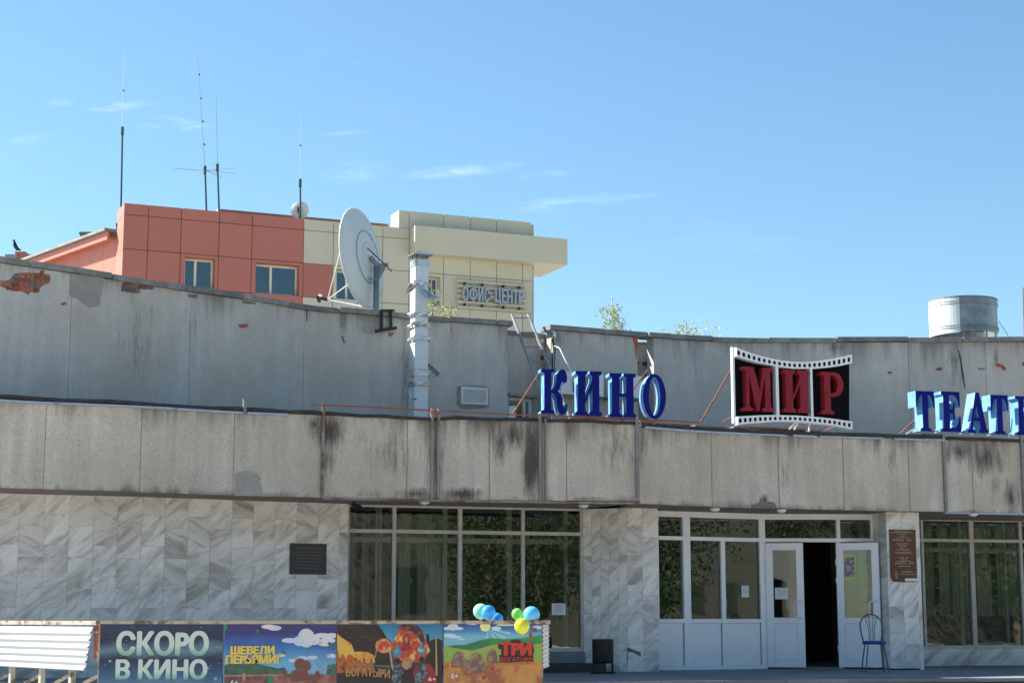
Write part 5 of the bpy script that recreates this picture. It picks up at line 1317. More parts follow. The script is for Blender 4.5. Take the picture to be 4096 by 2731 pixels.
m = MB(); p2.disc(m, 1082, 2722, 11, 22, 9); p2.disc(m, 1031, 2522, 8, 8, 9, 0, 7); p2.disc(m, 902, 2506, 9, 14, 9); p2.disc(m, 1165, 2515, 4, 4, 9); p2.disc(m, 1292, 2500, 4, 4, 9); p2.lay(m, "printed_leaves", pcol("green_leaf_print", (.02,.20,.08)))["kind"] = "stuff"
m = MB(); p2.text(m, "ШЕВЕЛИ", 922, 2582, 1100, 2616, 10, .07, skew=.004); p2.text(m, "ПЕРЬЯМИ!", 903, 2618, 1117, 2654, 10, .07, skew=.006)
p2.lay(m, "title", pcol("yellow_title_print", (.62,.50,.07), (.70,.42,.10), (.5,.6), 20))
m = MB(); p2.text(m, "6+", 923, 2717, 953, 2740, 10, .01); p2.lay(m, "age_mark", M['paper'])
# 3
p3 = Poster(1347, 1771, "dark orange adventure poster reading БОГАТЫРИ with helmets and a bow", grad_mat("teal_print", [(0,(.03,.03,.03)),(.35,(.02,.04,.06)),(.7,(.05,.30,.42)),(1,(.02,.15,.30))], zA, zB, 'Z', .05))
m = MB(); p3.shape(m, [(1349,2496),(1512,2496),(1530,2520),(1545,2545),(1555,2580),(1565,2640),(1560,2660),(1349,2660)], 1); p3.shape(m, [(1349,2680),(1771,2670),(1771,2900),(1349,2900)], 1); p3.shape(m, [(1722,2560),(1750,2550),(1771,2560),(1771,2690),(1700,2690),(1705,2600)], 2); p3.shape(m, [(1705,2600),(1705,2540),(1711,2530),(1718,2545),(1720,2600)], 3)
p3.lay(m, "printed_night", pcol("black_brown_print", (.018,.014,.012), (.05,.02,.012), (.55,.65), 8))["kind"] = "stuff"
m = MB(); p3.shape(m, [(1349,2532),(1362,2545),(1385,2560),(1405,2572),(1418,2605),(1440,2604),(1470,2606),(1497,2620),(1500,2650),(1349,2655)], 2); p3.lay(m, "printed_hills", pcol("yellow_hill_print", (.58,.38,.06), (.55,.20,.04), (.5,.6), 7))
m = MB(); p3.shape(m, [(1349,2590)] + [(1352 + k*8, 2625 + random.uniform(-26, 14) + k*1.6) for k in range(18)] + [(1500,2690),(1349,2690)], 3); p3.lay(m, "printed_forest", pcol("orange_forest_print", (.40,.10,.02), (.14,.03,.012), (.5,.6), 18))
m = MB(); p3.disc(m, 1535, 2580, 34, 30, 4); p3.shape(m, [(1560,2590),(1590,2530),(1600,2500),(1650,2494),(1690,2520),(1720,2600),(1690,2650),(1600,2640)], 4); p3.lay(m, "printed_fire", pcol("fire_print", (.42,.05,.02), (.75,.42,.12), (.52,.62), 12))
m = MB(); p3.shape(m, [(1588,2510),(1610,2494),(1645,2490),(1668,2500),(1690,2522),(1700,2560),(1695,2590),(1680,2560),(1650,2525),(1615,2520)], 5); p3.lay(m, "printed_smoke", pcol("dark_crest_print", (.03,.02,.04), (.20,.05,.02), (.5,.6), 14))
m = MB()
for k in range(14):
    t0 = k/14*math.pi; t1 = (k+1)/14*math.pi
    q = lambda t, r: (1537 - (36 - r*.6)*math.cos(t) , 2628 - (75 - r)*math.sin(t) * (1 if t < 1.57 else 1))
    if k < 11: p3.shape(m, [q(t0,0), q(t1,0), q(t1,5), q(t0,5)], 5)
p3.shape(m, [(1555,2600),(1562,2602),(1582,2716),(1576,2720)], 6); p3.shape(m, [(1742,2530),(1746,2540),(1750,2700),(1743,2700)], 6)
p3.lay(m, "printed_bow", pcol("straw_print", (.45,.30,.12)))["kind"] = "stuff"
m = MB(); p3.shape(m, [(1566,2731),(1568,2680),(1576,2652),(1590,2644),(1606,2650),(1616,2680),(1618,2740),(1566,2740)], 6); p3.shape(m, [(1658,2731),(1655,2680),(1664,2654),(1687,2644),(1712,2654),(1728,2678),(1732,2740),(1658,2740)], 6)
p3.lay(m, "printed_armour", pcol("dark_mail_print", (.03,.045,.05), (.16,.20,.24), (.5,.58), 26))["kind"] = "stuff"
m = MB(); p3.shape(m, [(1700,2650),(1720,2655),(1742,2685),(1750,2740),(1700,2740),(1690,2720),(1712,2700)], 7); p3.shape(m, [(1655,2676),(1668,2660),(1676,2672),(1662,2700),(1652,2700)], 7); p3.disc(m, 1626, 2590, 20, 12, 5); p3.disc(m, 1626, 2560, 15, 26, 6)
p3.lay(m, "printed_cloaks", pcol("red_cloak_print", (.26,.02,.02), (.14,.01,.01), (.5,.6), 16))["kind"] = "stuff"
m = MB(); p3.shape(m, [(1604,2740),(1608,2700),(1618,2684),(1640,2684),(1656,2704),(1662,2740)], 8); p3.disc(m, 1590, 2640, 11, 12, 9); p3.disc(m, 1687, 2636, 10, 13, 9)
p3.lay(m, "printed_beards", pcol("dark_hair_print", (.018,.014,.014)))["kind"] = "stuff"
m = MB(); p3.disc(m, 1590, 2626, 12, 14, 8); p3.disc(m, 1687, 2618, 11, 14, 8); p3.disc(m, 1626, 2556, 8, 13, 7)
p3.lay(m, "printed_faces", pcol("face_print", (.36,.17,.12), (.22,.09,.07), (.5,.6), 30))["kind"] = "stuff"
m = MB(); p3.disc(m, 1628, 2650, 22, 24, 8); p3.lay(m, "printed_curls", pcol("curl_print", (.35,.15,.05), (.5,.30,.12), (.5,.6), 36))["kind"] = "stuff"
m = MB(); p3.disc(m, 1625, 2660, 12, 17, 9); p3.lay(m, "printed_face", pcol("face_print", (.42,.22,.16)))
m = MB()
for cx_, dy in ((1590, 0), (1687, -8)): p3.shape(m, [(cx_-17,2620+dy),(cx_-16,2602+dy),(cx_-7,2588+dy),(cx_,2570+dy),(cx_+7,2588+dy),(cx_+16,2602+dy),(cx_+17,2620+dy)], 9)
p3.lay(m, "printed_helmets", pcol("steel_blue_print", (.05,.20,.26), (.30,.42,.48), (.52,.6), 14))["kind"] = "stuff"
m = MB(); p3.text(m, "БОГАТЫРИ", 1384, 2668, 1560, 2704, 10, .03, arc=.012, skew=-.02); p3.lay(m, "title", pcol("bronze_title_print", (.45,.26,.09), (.30,.14,.04), (.5,.6), 25))
m = MB(); p3.text(m, "ПРИКЛЮЧЕНИЯ В НАШЕМ МИРЕ", 1418, 2654, 1562, 2662, 10, .01, arc=.006, skew=-.015); p3.lay(m, "subtitle", pcol("grey_print", (.25,.25,.27)))
m = MB()
for x0_, x1_, y_ in [(1388,1412,2546),(1418,1458,2546),(1464,1488,2546),(1495,1530,2546),(1424,1460,2560),(1467,1500,2560)]:
    a_, b_, z0, z1 = PB.box(x0_, y_-2, x1_, y_+2, .01); lines(m, PB, a_, b_, (z0+z1)/2, .011, .006, .03, .05, .01)
p3.lay(m, "small_print", pcol("dim_red_print", (.16,.07,.05)))["kind"] = "stuff"
m = MB(); p3.text(m, "6+", 1714, 2706, 1745, 2722, 12, .01); p3.lay(m, "age_mark", M['paper'])
# 4
p4 = Poster(1773, 2170, "bright meadow poster reading ТРИ БОГАТЫРЯ with sun, clouds and wheat", grad_mat("sunny_sky_print", [(0,(.20,.40,.42)),(.5,(.14,.42,.52)),(.72,(.05,.20,.42)),(1,(.02,.06,.24))], PB.hit(1900,2590)[1], zB, 'Z', .04))
m = MB()
for cx_, cy_, rx, ry in [(1812,2506,22,14),(1830,2512,24,6),(1790,2512,18,6),(1795,2540,28,8),(1820,2546,24,5),(1985,2512,20,9),(2025,2498,40,4),(2150,2508,20,8),(1845,2555,16,3),(1890,2494,20,4)]: p4.disc(m, cx_, cy_, rx, ry, 1)
p4.lay(m, "printed_clouds", pcol("cloud_print", (.50,.62,.66)))["kind"] = "stuff"
m = MB(); p4.disc(m, 1941, 2503, 21, 21, 2); p4.lay(m, "printed_sun", pcol("sun_print", (.72,.70,.28)))
m = MB()
for a_ in (20, 45, 70, 100): p4.shape(m, [(1955,2515),(1955 + 90*math.cos(R(a_-8)), 2515 + 55*math.sin(R(a_-8))),(1955 + 90*math.cos(R(a_+4)), 2515 + 55*math.sin(R(a_+4)))], 1)
p4.lay(m, "printed_rays", pcol("ray_print", (.25,.52,.60)))["kind"] = "stuff"
m = MB(); p4.shape(m, [(1775,2586),(1810,2580),(1860,2578),(1920,2560),(1960,2550),(2020,2555),(2080,2552),(2130,2545),(2168,2538),(2168,2660),(1775,2660)], 3); p4.lay(m, "printed_hills", pcol("green_hill_print", (.05,.26,.06), (.02,.16,.07), (.45,.6), 3))
m = MB(); p4.shape(m, [(1775,2582),(1830,2592),(1890,2600),(1960,2580),(2040,2565),(2100,2580),(2168,2570),(2168,2680),(1775,2680)], 4); p4.lay(m, "printed_meadow", pcol("meadow_print", (.22,.36,.07), (.34,.34,.08), (.45,.6), 4))
m = MB(); p4.shape(m, [(1775,2642)] + [(1780 + k*12.2, 2640 + random.uniform(-5, 8)) for k in range(32)] + [(2168,2640),(2168,2900),(1775,2900)], 5); p4.lay(m, "printed_wheat", pcol("wheat_print", (.50,.24,.06), (.30,.10,.04), (.45,.62), 7))
m = MB()   # plain haystacks and stones stand where the three cartoon runners are
for cx_, w_, yb, h_ in [(1835,30,2668,66),(1905,38,2690,84),(1968,22,2650,58)]: p4.shape(m, [(cx_-w_,yb),(cx_-w_*.95,yb-h_*.45),(cx_-w_*.55,yb-h_*.85),(cx_,yb-h_),(cx_+w_*.55,yb-h_*.85),(cx_+w_*.95,yb-h_*.45),(cx_+w_,yb)], 7)
p4.lay(m, "printed_haystacks", pcol("brown_haystack_print", (.15,.095,.075), (.32,.19,.12), (.46,.6), 16))["kind"] = "stuff"
m = MB()
for cx_, cy_ in [(1820,2700),(1850,2688),(1990,2690),(2010,2705),(2100,2700),(2120,2712),(1950,2712),(1880,2716),(2140,2690)]: p4.disc(m, cx_, cy_, 4, 4, 8, 0, 7)
p4.lay(m, "printed_flowers", pcol("salmon_print", (.52,.22,.16)))["kind"] = "stuff"
m = MB(); p4.disc(m, 1935, 2708, 8, 8, 8, 0, 12); p4.disc(m, 1968, 2676, 6, 6, 8, 0, 12); p4.disc(m, 2122, 2540, 5, 12, 8); p4.disc(m, 2138, 2518, 10, 8, 8); p4.lay(m, "printed_poppies", pcol("poppy_print", (.36,.03,.02)))["kind"] = "stuff"
m = MB(); p4.shape(m, [(1992,2575),(2038,2572),(2042,2560),(2072,2556),(2098,2570),(2130,2572),(2136,2600),(2132,2618),(2134,2644),(1998,2648),(1998,2618),(2006,2615),(2004,2595),(1994,2594)], 9); p4.lay(m, "title_shadow", pcol("maroon_print", (.03,.008,.008)))
m = MB(); p4.text(m, "ТРИ", 2000, 2566, 2128, 2620, 11, .07); p4.text(m, "БОГАТЫРЯ", 2002, 2627, 2128, 2643, 11, .03); p4.lay(m, "title", pcol("red_title_print", (.50,.035,.02)))
m = MB(); p4.text(m, "НИ ДНЯ БЕЗ ПОДВИГА", 1985, 2649, 2142, 2658, 11, .02); p4.lay(m, "subtitle", pcol("orange_print", (.50,.14,.04)))
m = MB(); p4.text(m, "3", 2056, 2662, 2076, 2688, 11, .07); p4.lay(m, "number", pcol("red_number_print", (.55,.12,.12)))
m = MB(); p4.text(m, "6+", 1805, 2691, 1833, 2712, 11, .01); p4.lay(m, "age_mark", M['paper'])

# ------------------------------------------------------------------ balloons
def balloon(x, y, r, D, c, label, squash=1.04):
    rr = r * D / F * 1.0; p = at(x, y, D)
    T = thing("balloon", label, "balloon", (p.x, p.y, p.z - rr*1.15), "balloons tied to the hoarding")
    bm_ = bpy.data.materials.new("balloon_rubber"); bm_.use_nodes = True; b = bm_.node_tree.nodes["Principled BSDF"]; b.inputs['Base Color'].default_value = (*c, 1); b.inputs['Roughness'].default_value = .22
    b.inputs['Subsurface Weight'].default_value = .6; b.inputs['Subsurface Radius'].default_value = (.2,.2,.2); b.inputs['Subsurface Scale'].default_value = .3
    m = MB(); n, k_ = 28, 18; vs = []
    for i in range(k_ + 1):
        a_ = math.pi * i / k_; q = math.sin(a_) * (1 - .06 * (1 - math.cos(a_)) / 2 * math.sin(a_)); zz = math.cos(a_) * squash - (0.06 if i == k_ else 0)
        for j in range(n): vs.append((p.x + rr*q*math.cos(6.28318*j/n), p.y + rr*q*math.sin(6.28318*j/n), p.z + rr*zz))
    m.add(vs, [(i*n+j, (i+1)*n+j, (i+1)*n+(j+1) % n, i*n+(j+1) % n) for i in range(k_) for j in range(n)]); part(m, "skin", bm_, T, smooth=True)
    m = MB(); m.tube([(p.x, p.y, p.z - rr*1.02), (p.x, p.y, p.z - rr*1.10), (p.x, p.y, p.z - rr*1.16)], [.006, .005, .012], 8); part(m, "knot", bm_, T)
    m = MB(); yr = DH - .04 if D < DH else DH + .08; m.tube([(p.x, p.y, p.z - rr*1.15), ((p.x + 0.02), (p.y + yr)/2, (p.z - rr*1.15 + ZH)/2 - .02), (p.x + .03, yr, ZH - .03 if D < DH else ZH - .03)], .0015, 4); part(m, "string", M['paper'], T)
balloon(1923, 2444, 31, 18.9, (.36,.78,.66), "pale mint balloon at the left end of the bunch on the hoarding", 1.0)
balloon(1954, 2449, 29, 18.62, (.05,.38,.80), "bright blue balloon in front of the mint one")
balloon(1988, 2476, 25, 18.80, (.06,.34,.74), "small blue balloon half hidden behind the hoarding rail")
balloon(2069, 2455, 23, 18.75, (.24,.68,.10), "small green balloon above the yellow one", 1.02)
balloon(2126, 2458, 34.5, 18.55, (.14,.55,.86), "large light blue balloon nearest the right end of the hoarding", .98)
balloon(2088, 2503, 31, 18.22, (.66,.68,.04), "yellow balloon hanging in front of the meadow poster", 1.02)

# ------------------------------------------------------------------ office building behind
def ratio_D(h0, D0_, h1): return D0_ * h0 / h1
OC = at(498, 812, 60.0); OZ = OC.z
O2 = atz(1566, 908, OZ)
a_dir = Vector((O2.x - OC.x, O2.y - OC.y)).normalized()
PO = Path([(OC.x, OC.y), (OC.x + a_dir.x * 19.0, OC.y + a_dir.y * 19.0)])
M['orange'] = mat("terracotta_panel", (.40,.135,.10), .55, var=.04, vscale=1, randv=.05)
M['creampanel'] = mat("cream_panel", (.50,.475,.36), .6, var=.04, vscale=1, randv=.04)
M['orangelit'] = mat("sunlit_terracotta_panel", (.46,.17,.12), .55, var=.04, vscale=1, randv=.04)  # brighter copy of the terracotta for left-facing walls, sunlight put into the colour
M['seam'] = mat("dark_seam", (.10,.04,.035), .8)
M['seamcream'] = mat("olive_seam", (.17,.16,.11), .8)
M['officeframe'] = mat("cream_window_frame", (.62,.60,.50), .4)
OB = thing("office_building", "orange and cream panelled office block rising behind the cinema", "office building", (OC.x + 8, OC.y + 8, 0))
hz = lambda x, y: PO.hit(x, y)
hrow = [OZ, EYE + (OZ-EYE)*.9718, EYE + (OZ-EYE)*.8867, EYE + (OZ-EYE)*.800, EYE + (OZ-EYE)*.722, EYE + (OZ-EYE)*.644]
sx = lambda x, y=1000: PO.hit(x, y)[0]
cols = [0.0] + [sx(x) for x in (590, 722, 875, 1007, 1214, 1333, 1432, 1531, 1637, 1775, 1881, 1986, 2090)] + [sx(2129, 1150)]
wins = []
for x0, x1, y in [(735, 862, 1100), (1019, 1200, 1120), (1343, 1470, 1140), (1655, 1764, 1170)]:
    a = PO.hit(x0, y)[0]; b = PO.hit(x1, y)[0]; wins.append((a, b, EYE + (OZ-EYE)*1327/1661, EYE + (OZ-EYE)*1463/1661))
def cut(rects, w):
    out = []
    for (a, b, c, d) in rects:
        if w[0] >= b or w[1] <= a or w[2] >= d or w[3] <= c: out.append((a, b, c, d)); continue
        if w[0] > a: out.append((a, w[0], c, d))
        if w[1] < b: out.append((w[1], b, c, d))
        x0, x1 = max(a, w[0]), min(b, w[1])
        if w[3] < d: out.append((x0, x1, w[3], d))
        if w[2] > c: out.append((x0, x1, c, w[2]))
    return out
sCream = sx(1214); sLow = sx(1333); sTall = sx(1595, 860)
for i in range(len(cols) - 1):
    for r_ in range(5):
        a, b = cols[i], cols[i+1]; z1, z0 = hrow[r_], hrow[r_+1]
        cream = a > sCream - .05
        if cream and a < sLow - .05 and r_ == 2: cream = False
        rr = [(a + .012, b - .012, z0 + .012, z1 - (.012 if r_ else 0))]
        for w in wins: rr = cut(rr, w)
        for q in rr:
            if q[1] - q[0] < .03 or q[3] - q[2] < .03: continue
            m = MB(); m.pr(PO, q[0], q[1], q[2], q[3], -.03, 0); part(m, "facade_panel", M['creampanel' if cream else 'orange'], OB)
# taller cream parapet
zT = PO.hit(1600, 841)[1]
tc_ = [sTall] + [sx(x, 870) for x in (1637, 1775, 1881, 1986)] + [sx(2123, 900)]
for a, b in zip(tc_[:-1], tc_[1:]):
    m = MB(); m.pr(PO, a + .01, b - .01, OZ + .012, zT, -.95, .0); part(m, "parapet_panel", M['creampanel'], OB)
# backing walls with window holes left dark
rr = [(0.02, PO.L if False else cols[-1] - .02, hrow[5], OZ - .02)]
for w in wins: rr = cut(rr, w)
m = MB()
for q in rr:
    if q[0] < sCream < q[1]: m.pr(PO, q[0], sCream, q[2], q[3], -.30, -.031, 0); m.pr(PO, sCream, q[1], q[2], q[3], -.30, -.031, 1)
    else: m.pr(PO, q[0], q[1], q[2], q[3], -.30, -.031, 0 if q[1] <= sCream + .01 else 1)
part(m, "wall", [M['seam'], M['seamcream']], OB)
m = MB(); m.pr(PO, 0, cols[-1], 0, hrow[5] - .005, -.30, 0); part(m, "lower_wall", M['creampanel'], OB)
for w in wins:
    red = w[0] < sCream; a, b, z0, z1 = w; f = .07
    m = MB(); mtr = M['orange' if red else 'creampanel']
    m.pr(PO, a - .01, a + .03, z0, z1, -.42, -.001); m.pr(PO, b - .03, b + .01, z0, z1, -.42, -.001); m.pr(PO, a + .03, b - .03, z1 - .03, z1 + .01, -.42, -.001); m.pr(PO, a + .03, b - .03, z0 - .01, z0 + .03, -.42, -.001)
    part(m, "window_reveal", mtr, OB)
    m = MB(); A, Bq, Z0, Z1 = a + .035, b - .035, z0 + .035, z1 - .035
    m.pr(PO, A, Bq, Z1 - f, Z1, -.40, -.30); m.pr(PO, A, Bq, Z0, Z0 + f, -.40, -.30); m.pr(PO, A, A + f, Z0 + f, Z1 - f, -.40, -.30); m.pr(PO, Bq - f, Bq, Z0 + f, Z1 - f, -.40, -.30)
    c_ = A + (Bq - A) * .36; m.pr(PO, c_, c_ + f * 1.3, Z0 + f, Z1 - f, -.40, -.295)
    wf = part(m, "window", M['officeframe'], OB)
    for q0, q1 in ((A + f, c_), (c_ + f * 1.3, Bq - f)):
        m = MB(); m.pr(PO, q0, q1, Z0 + f, Z1 - f, -.36, -.35); part(m, "pane", M['glassd'], wf)
    m = MB(); m.pr(PO, a - .2, b + .2, z0 - .3, z1 + .3, -1.6, -1.5); part(m, "room_backing", M['interior'], OB)
    m = MB(); m.pr(PO, a + .05, a + .40 * (b - a), z0 + .05, z1 - .05, -.60, -.58); part(m, "blind", M['curtain'], OB)
# left return and wing
nO = Vector((a_dir.y, -a_dir.x)); bk = -nO
PL = Path([(OC.x + bk.x * 1.4, OC.y + bk.y * 1.4), (OC.x, OC.y)])
for r_ in range(5):
    for q0, q1 in ((0.0, .95), (.95, 1.4)):
        m = MB(); m.pr(PL, q0 + .008, q1 - .008, hrow[r_+1] + .012, hrow[r_] - .002, -.2, .001); part(m, "facade_panel", M['orangelit'], OB)
wc = Vector((PL.p[0].x, PL.p[0].y)); wd = Vector((-.62, .78)).normalized()
PWn = Path([(wc.x + wd.x * 22, wc.y + wd.y * 22), (wc.x, wc.y)])
ze = PWn.hit(462, 920)[1] ; zlow = PWn.hit(130, 1045)[1]
sw = lambda x, y: PWn.hit(x, y)[0]
zw_top = ze - .75
L_ = PWn.L
z_edge0, z_edge1 = PWn.hit(130, 1040)[1], PWn.hit(465, 918)[1]
s_e0 = sw(130, 1040)
def slope(m, s0, s1, o0, o1, dz0, dz1):
    """bar following the roof edge line"""
    f = lambda s: z_edge0 + (z_edge1 - z_edge0) * (s - s_e0) / (L_ - s_e0)
    c = []
    for dz in (dz0, dz1): c += [PWn.pos(s0, o1, f(s0) + dz), PWn.pos(s1, o1, f(s1) + dz), PWn.pos(s1, o0, f(s1) + dz), PWn.pos(s0, o0, f(s0) + dz)]
    m.hexa(c)
M['slate'] = mat("grey_roof_sheet", (.25,.26,.24), .8, var=.4, vscale=3)
m = MB(); slope(m, s_e0 - 7, L_ - .02, -3.2, .46, -.09, .0); part(m, "wing_roof", M['slate'], OB)
m = MB(); slope(m, s_e0 - 7, L_ - .05, .25, .34, -.40, -.12); part(m, "eaves_board", M['orangelit'], OB)
m = MB(); slope(m, s_e0 - 7, L_ - .05, -.2, .249, -.38, -.30); part(m, "eaves_soffit", M['orange'], OB)
n_ = 9
for i in range(n_):
    a = s_e0 - 2 + (L_ - s_e0 + 2) * i / n_; b = s_e0 - 2 + (L_ - s_e0 + 2) * (i + 1) / n_
    for z0, z1, in ((hrow[4], hrow[3]), (hrow[3], hrow[2]), (hrow[5], hrow[4]), (hrow[2], hrow[1]), (hrow[1], hrow[0])):
        f = lambda s: z_edge0 + (z_edge1 - z_edge0) * (s - s_e0) / (L_ - s_e0) - .32
        ta, tb = min(z1 - .012, f(a)), min(z1 - .012, f(b))
        if ta < z0 + .1: continue
        m = MB(); m.pr(PWn, a + .008, b - .008, z0, ta, -.2, 0, 0, z0, tb); part(m, "facade_panel", M['orangelit'], OB)
m = MB(); m.pr(PWn, 0, L_, 0, hrow[5] - .01, -.3, -.002); m.pr(PWn, 0, L_, hrow[5], hrow[4], -.4, -.21); part(m, "wing_wall", M['orangelit'], OB)
# second, set back parapet seen over the front one
PB2 = Path([(OC.x + bk.x*1.2 + a_dir.x*sx(902,843), OC.y + bk.y*1.2 + a_dir.y*sx(902,843)), (OC.x + bk.x*1.2 + a_dir.x*sTall, OC.y + bk.y*1.2 + a_dir.y*sTall)])
zb2 = PB2.hit(1214, 866)[1]
m = MB(); m.pr(PB2, 0.12, PB2.L, OZ - .1, zb2, -.2, 0); part(m, "rear_parapet", M['orange'], OB)
m = MB(); m.pr(PB2, 0, .115, OZ - .1, zb2, -.2, .01); part(m, "parapet_cap", M['creampanel'], OB)
m = MB(); m.pr(PO, .3, cols[-1] - .1, OZ - .4, OZ - .35, -12, -.31); part(m, "flat_roof", M['roofing'], OB)
# canopy box round the right corner
PCn = Path([(PO.pos(0, .55).x, PO.pos(0, .55).y), (PO.pos(19, .55).x, PO.pos(19, .55).y)])
s0 = PCn.hit(1660, 950)[0]; s1 = PCn.hit(2270, 1000)[0]; zc1 = PCn.hit(1660, 901)[1]; zc0 = PCn.hit(2270, 1060)[1]
m = MB(); m.pr(PCn, s0, s1, zc0, zc1, -2.6, 0); part(m, "canopy_box", M['creampanel'], OB)
m = MB(); e = PO.pos(cols[-1], -.31); e2 = PO.pos(cols[-1], -9); PRt = Path([(e.x, e.y), (e2.x, e2.y)])
m.pr(PRt, 0, PRt.L, 0, zT, -.0, .2); part(m, "side_wall", M['creampanel'], OB)
m = MB(); m.pr(PO, cols[-2] + .01, cols[-1], OZ + .0, zT - .02, -8, -.96); part(m, "parapet_block", M['creampanel'], OB)
# brick chimney on the wing
m = MB(); p = at(350, 945, 66); m.box(p.x - .22, p.x + .24, p.y - .3, p.y + .3, p.z - .9, p.z + .02); part(m, "brick_chimney", M['brickpale'], OB)
m = MB(); m.box(p.x - .25, p.x + .27, p.y - .34, p.y + .34, p.z + .022, p.z + .10); part(m, "chimney_top", M['mortar'], OB)
m = MB(); p = at(470, 893, 61.2); m.tube([p, p - Vector((0.0, -.2, .5))], .06, 8); part(m, "roof_lamp", M['blacksteel'], OB)

# sign on the office building
OS = thing("office_sign", "pale grey condensed letters ОФИС-ЦЕНТР mounted on cream slats", "sign", PO.pos(sx(1980, 1190), .2, PO.hit(1980, 1230)[1]))
ox = lambda x: 1800 + x / 6.5333; oy = lambda y: 1090 + y / 6.5333
for yl, yh in [(190,243),(325,378),(455,508),(590,643),(735,790),(870,925)]:
    s0 = PO.hit(ox(185), oy(yl), .12)[0]; s1 = PO.hit(ox(2010), oy(yl + 90), .12)[0]; z1 = PO.hit(ox(250), oy(yl), .12)[1]; z0 = PO.hit(ox(250), oy(yh), .12)[1]
    m = MB(); m.pr(PO, s0, s1, z0, z1, .07, .14); part(m, "slat", M['creampanel'], OS)
for x in (390, 845, 1400, 1815):
    k = (x - 250) * .0745
    for y in (275, 825):
        s, z = PO.hit(ox(x), oy(y + k - 8), .16); m = MB(); m.pr(PO, s - .03, s + .03, z - .05, z + .03, .06, .20); part(m, "spotlight", M['blacksteel'], OS)
M['signgrey'] = mat("pale_grey_sign_metal", (.30,.36,.41), .45, .1)
for ch, x0, y0, x1, y1 in [('О',340,350,490,742),('Ф',510,368,725,750),('И',742,382,880,766),('С',900,394,1030,782),('-',1055,598,1160,655),('Ц',1185,412,1340,858),('Е',1362,430,1480,806),('Н',1492,442,1640,818),('Т',1648,450,1790,826),('Р',1802,465,1936,836)]:
    s0, s1, z0, z1 = PO.box(ox(x0), oy(y0), ox(x1), oy(y1), .26)
    m = MB()
    if ch == 'Ф': glyph(m, PO, ch, s0, s1, z0, z1, .16, .26, 0, 0)
    else: text(m, PO, ch, s0, s1, z0, z1, .26, .10, .045 if ch != '-' else 0)
    m.m = [0] * len(m.m); part(m, "letter", M['signgrey'], OS, fix=False)

# aerials on the office roof
M['mast'] = mat("dark_green_mast", (.055,.085,.085), .6, .3); M['whip'] = mat("pale_fibreglass_whip", (.60,.62,.66), .5); M['whipdark'] = mat("dark_whip", (.20,.24,.30), .5)
def aerial(base, joint, tip, D, lab, rods=(), wm='whip', dots=()):
    b0 = at(base[0], base[1] + 14, D); j = at(*joint, D); t = at(*tip, D)
    T = thing("aerial", lab, "antenna", b0, "aerials on the office roof")
    m = MB(); m.tube([b0, j], .035, 7); part(m, "mast", M['mast'], T)
    m = MB(); m.tube([j, t], [.011, .006], 6); part(m, "whip", M[wm], T)
    m = MB(); m.tube([j - Vector((0,0,.25)), j + Vector((0,0,.05))], .055, 8); part(m, "base_clamp", M['mast'], T)
    for dx, dy in dots:
        p = at(dx, dy, D); m = MB(); m.tube([p - Vector((0,0,.03)), p + Vector((0,0,.03))], .03, 6); part(m, "joint", M['mast'], T)
    for (x0, y0, x1, y1, dd, k) in rods:
        m = MB(); m.tube([at(x0, y0, D), at(x1, y1, D + dd)], .012 if k else .009, 5); part(m, "radial_rod", M['whip' if k else 'whipdark'], T)
aerial((484,815), (490,514), (495,205), 61, "tall whip aerial at the left corner of the orange block", dots=[(494,364)])
aerial((826,842), (820,670), (790,219), 62, "tallest leaning aerial with spread radial rods", [(822,683,711,732,-1.5,1),(822,683,754,663,1,0),(822,683,697,674,0,0),(822,683,943,695,0,0),(822,683,883,707,1,0),(822,683,931,675,1,1)], 'whipdark', [(797,299),(805,394),(812,487),(818,578)])
aerial((877,846), (870,662), (864,380), 62.3, "upright aerial with one short arm beside the leaning one", [(870,655,837,661,0,1)], 'whipdark')
aerial((1202,877), (1201,722), (1203,466), 62.8, "whip aerial standing in front of the small round dish", dots=[(1202,583)])
SD = thing("small_dish", "small pale round dish on the edge of the orange roof", "satellite dish", at(1199, 876, 63.2))
c_ = at(1199, 841, 63.2); m = MB(); vs = []; N = 32; K = 5; rr = .335
for sgn in (0, .015):
    for i in range(K + 1):
        for k in range(N):
            q = rr * i / K; vs.append((c_.x + q*math.cos(6.28318*k/N), c_.y - .10*(1-(q/rr)**2) + sgn, c_.z + q*math.sin(6.28318*k/N)))
fs = []
for b_ in (0, (K+1)*N):
    for i in range(K):
        for k in range(N): fs.append((b_+i*N+k, b_+(i+1)*N+k, b_+(i+1)*N+(k+1) % N, b_+i*N+(k+1) % N))
for k in range(N): fs.append((K*N+k, K*N+(k+1) % N, (2*K+1)*N+(k+1) % N, (2*K+1)*N+k))
m.add(vs, fs); part(m, "reflector", M['dish'], SD, smooth=False)
m = MB(); m.box(c_.x - .06, c_.x + .04, c_.y - .28, c_.y - .10, c_.z - .12, c_.z + .06); part(m, "mount", M['mast'], SD)
m = MB(); m.tube([c_ + Vector((0,-.2,0)), c_ + Vector((0,-.2,-.6))], .03, 7); part(m, "mast", M['mast'], SD)
# red mast at the right edge of the picture
p = at(4092, 1345, 40); RM = thing("red_mast", "thin dark red mast at the far right behind the parapet", "mast", (p.x, p.y, ZUT - .3))
m = MB(); m.tube([(p.x, p.y, ZUT - .3), at(4092, 1150, 40)], .012, 6); part(m, "pole", M['rust'], RM)

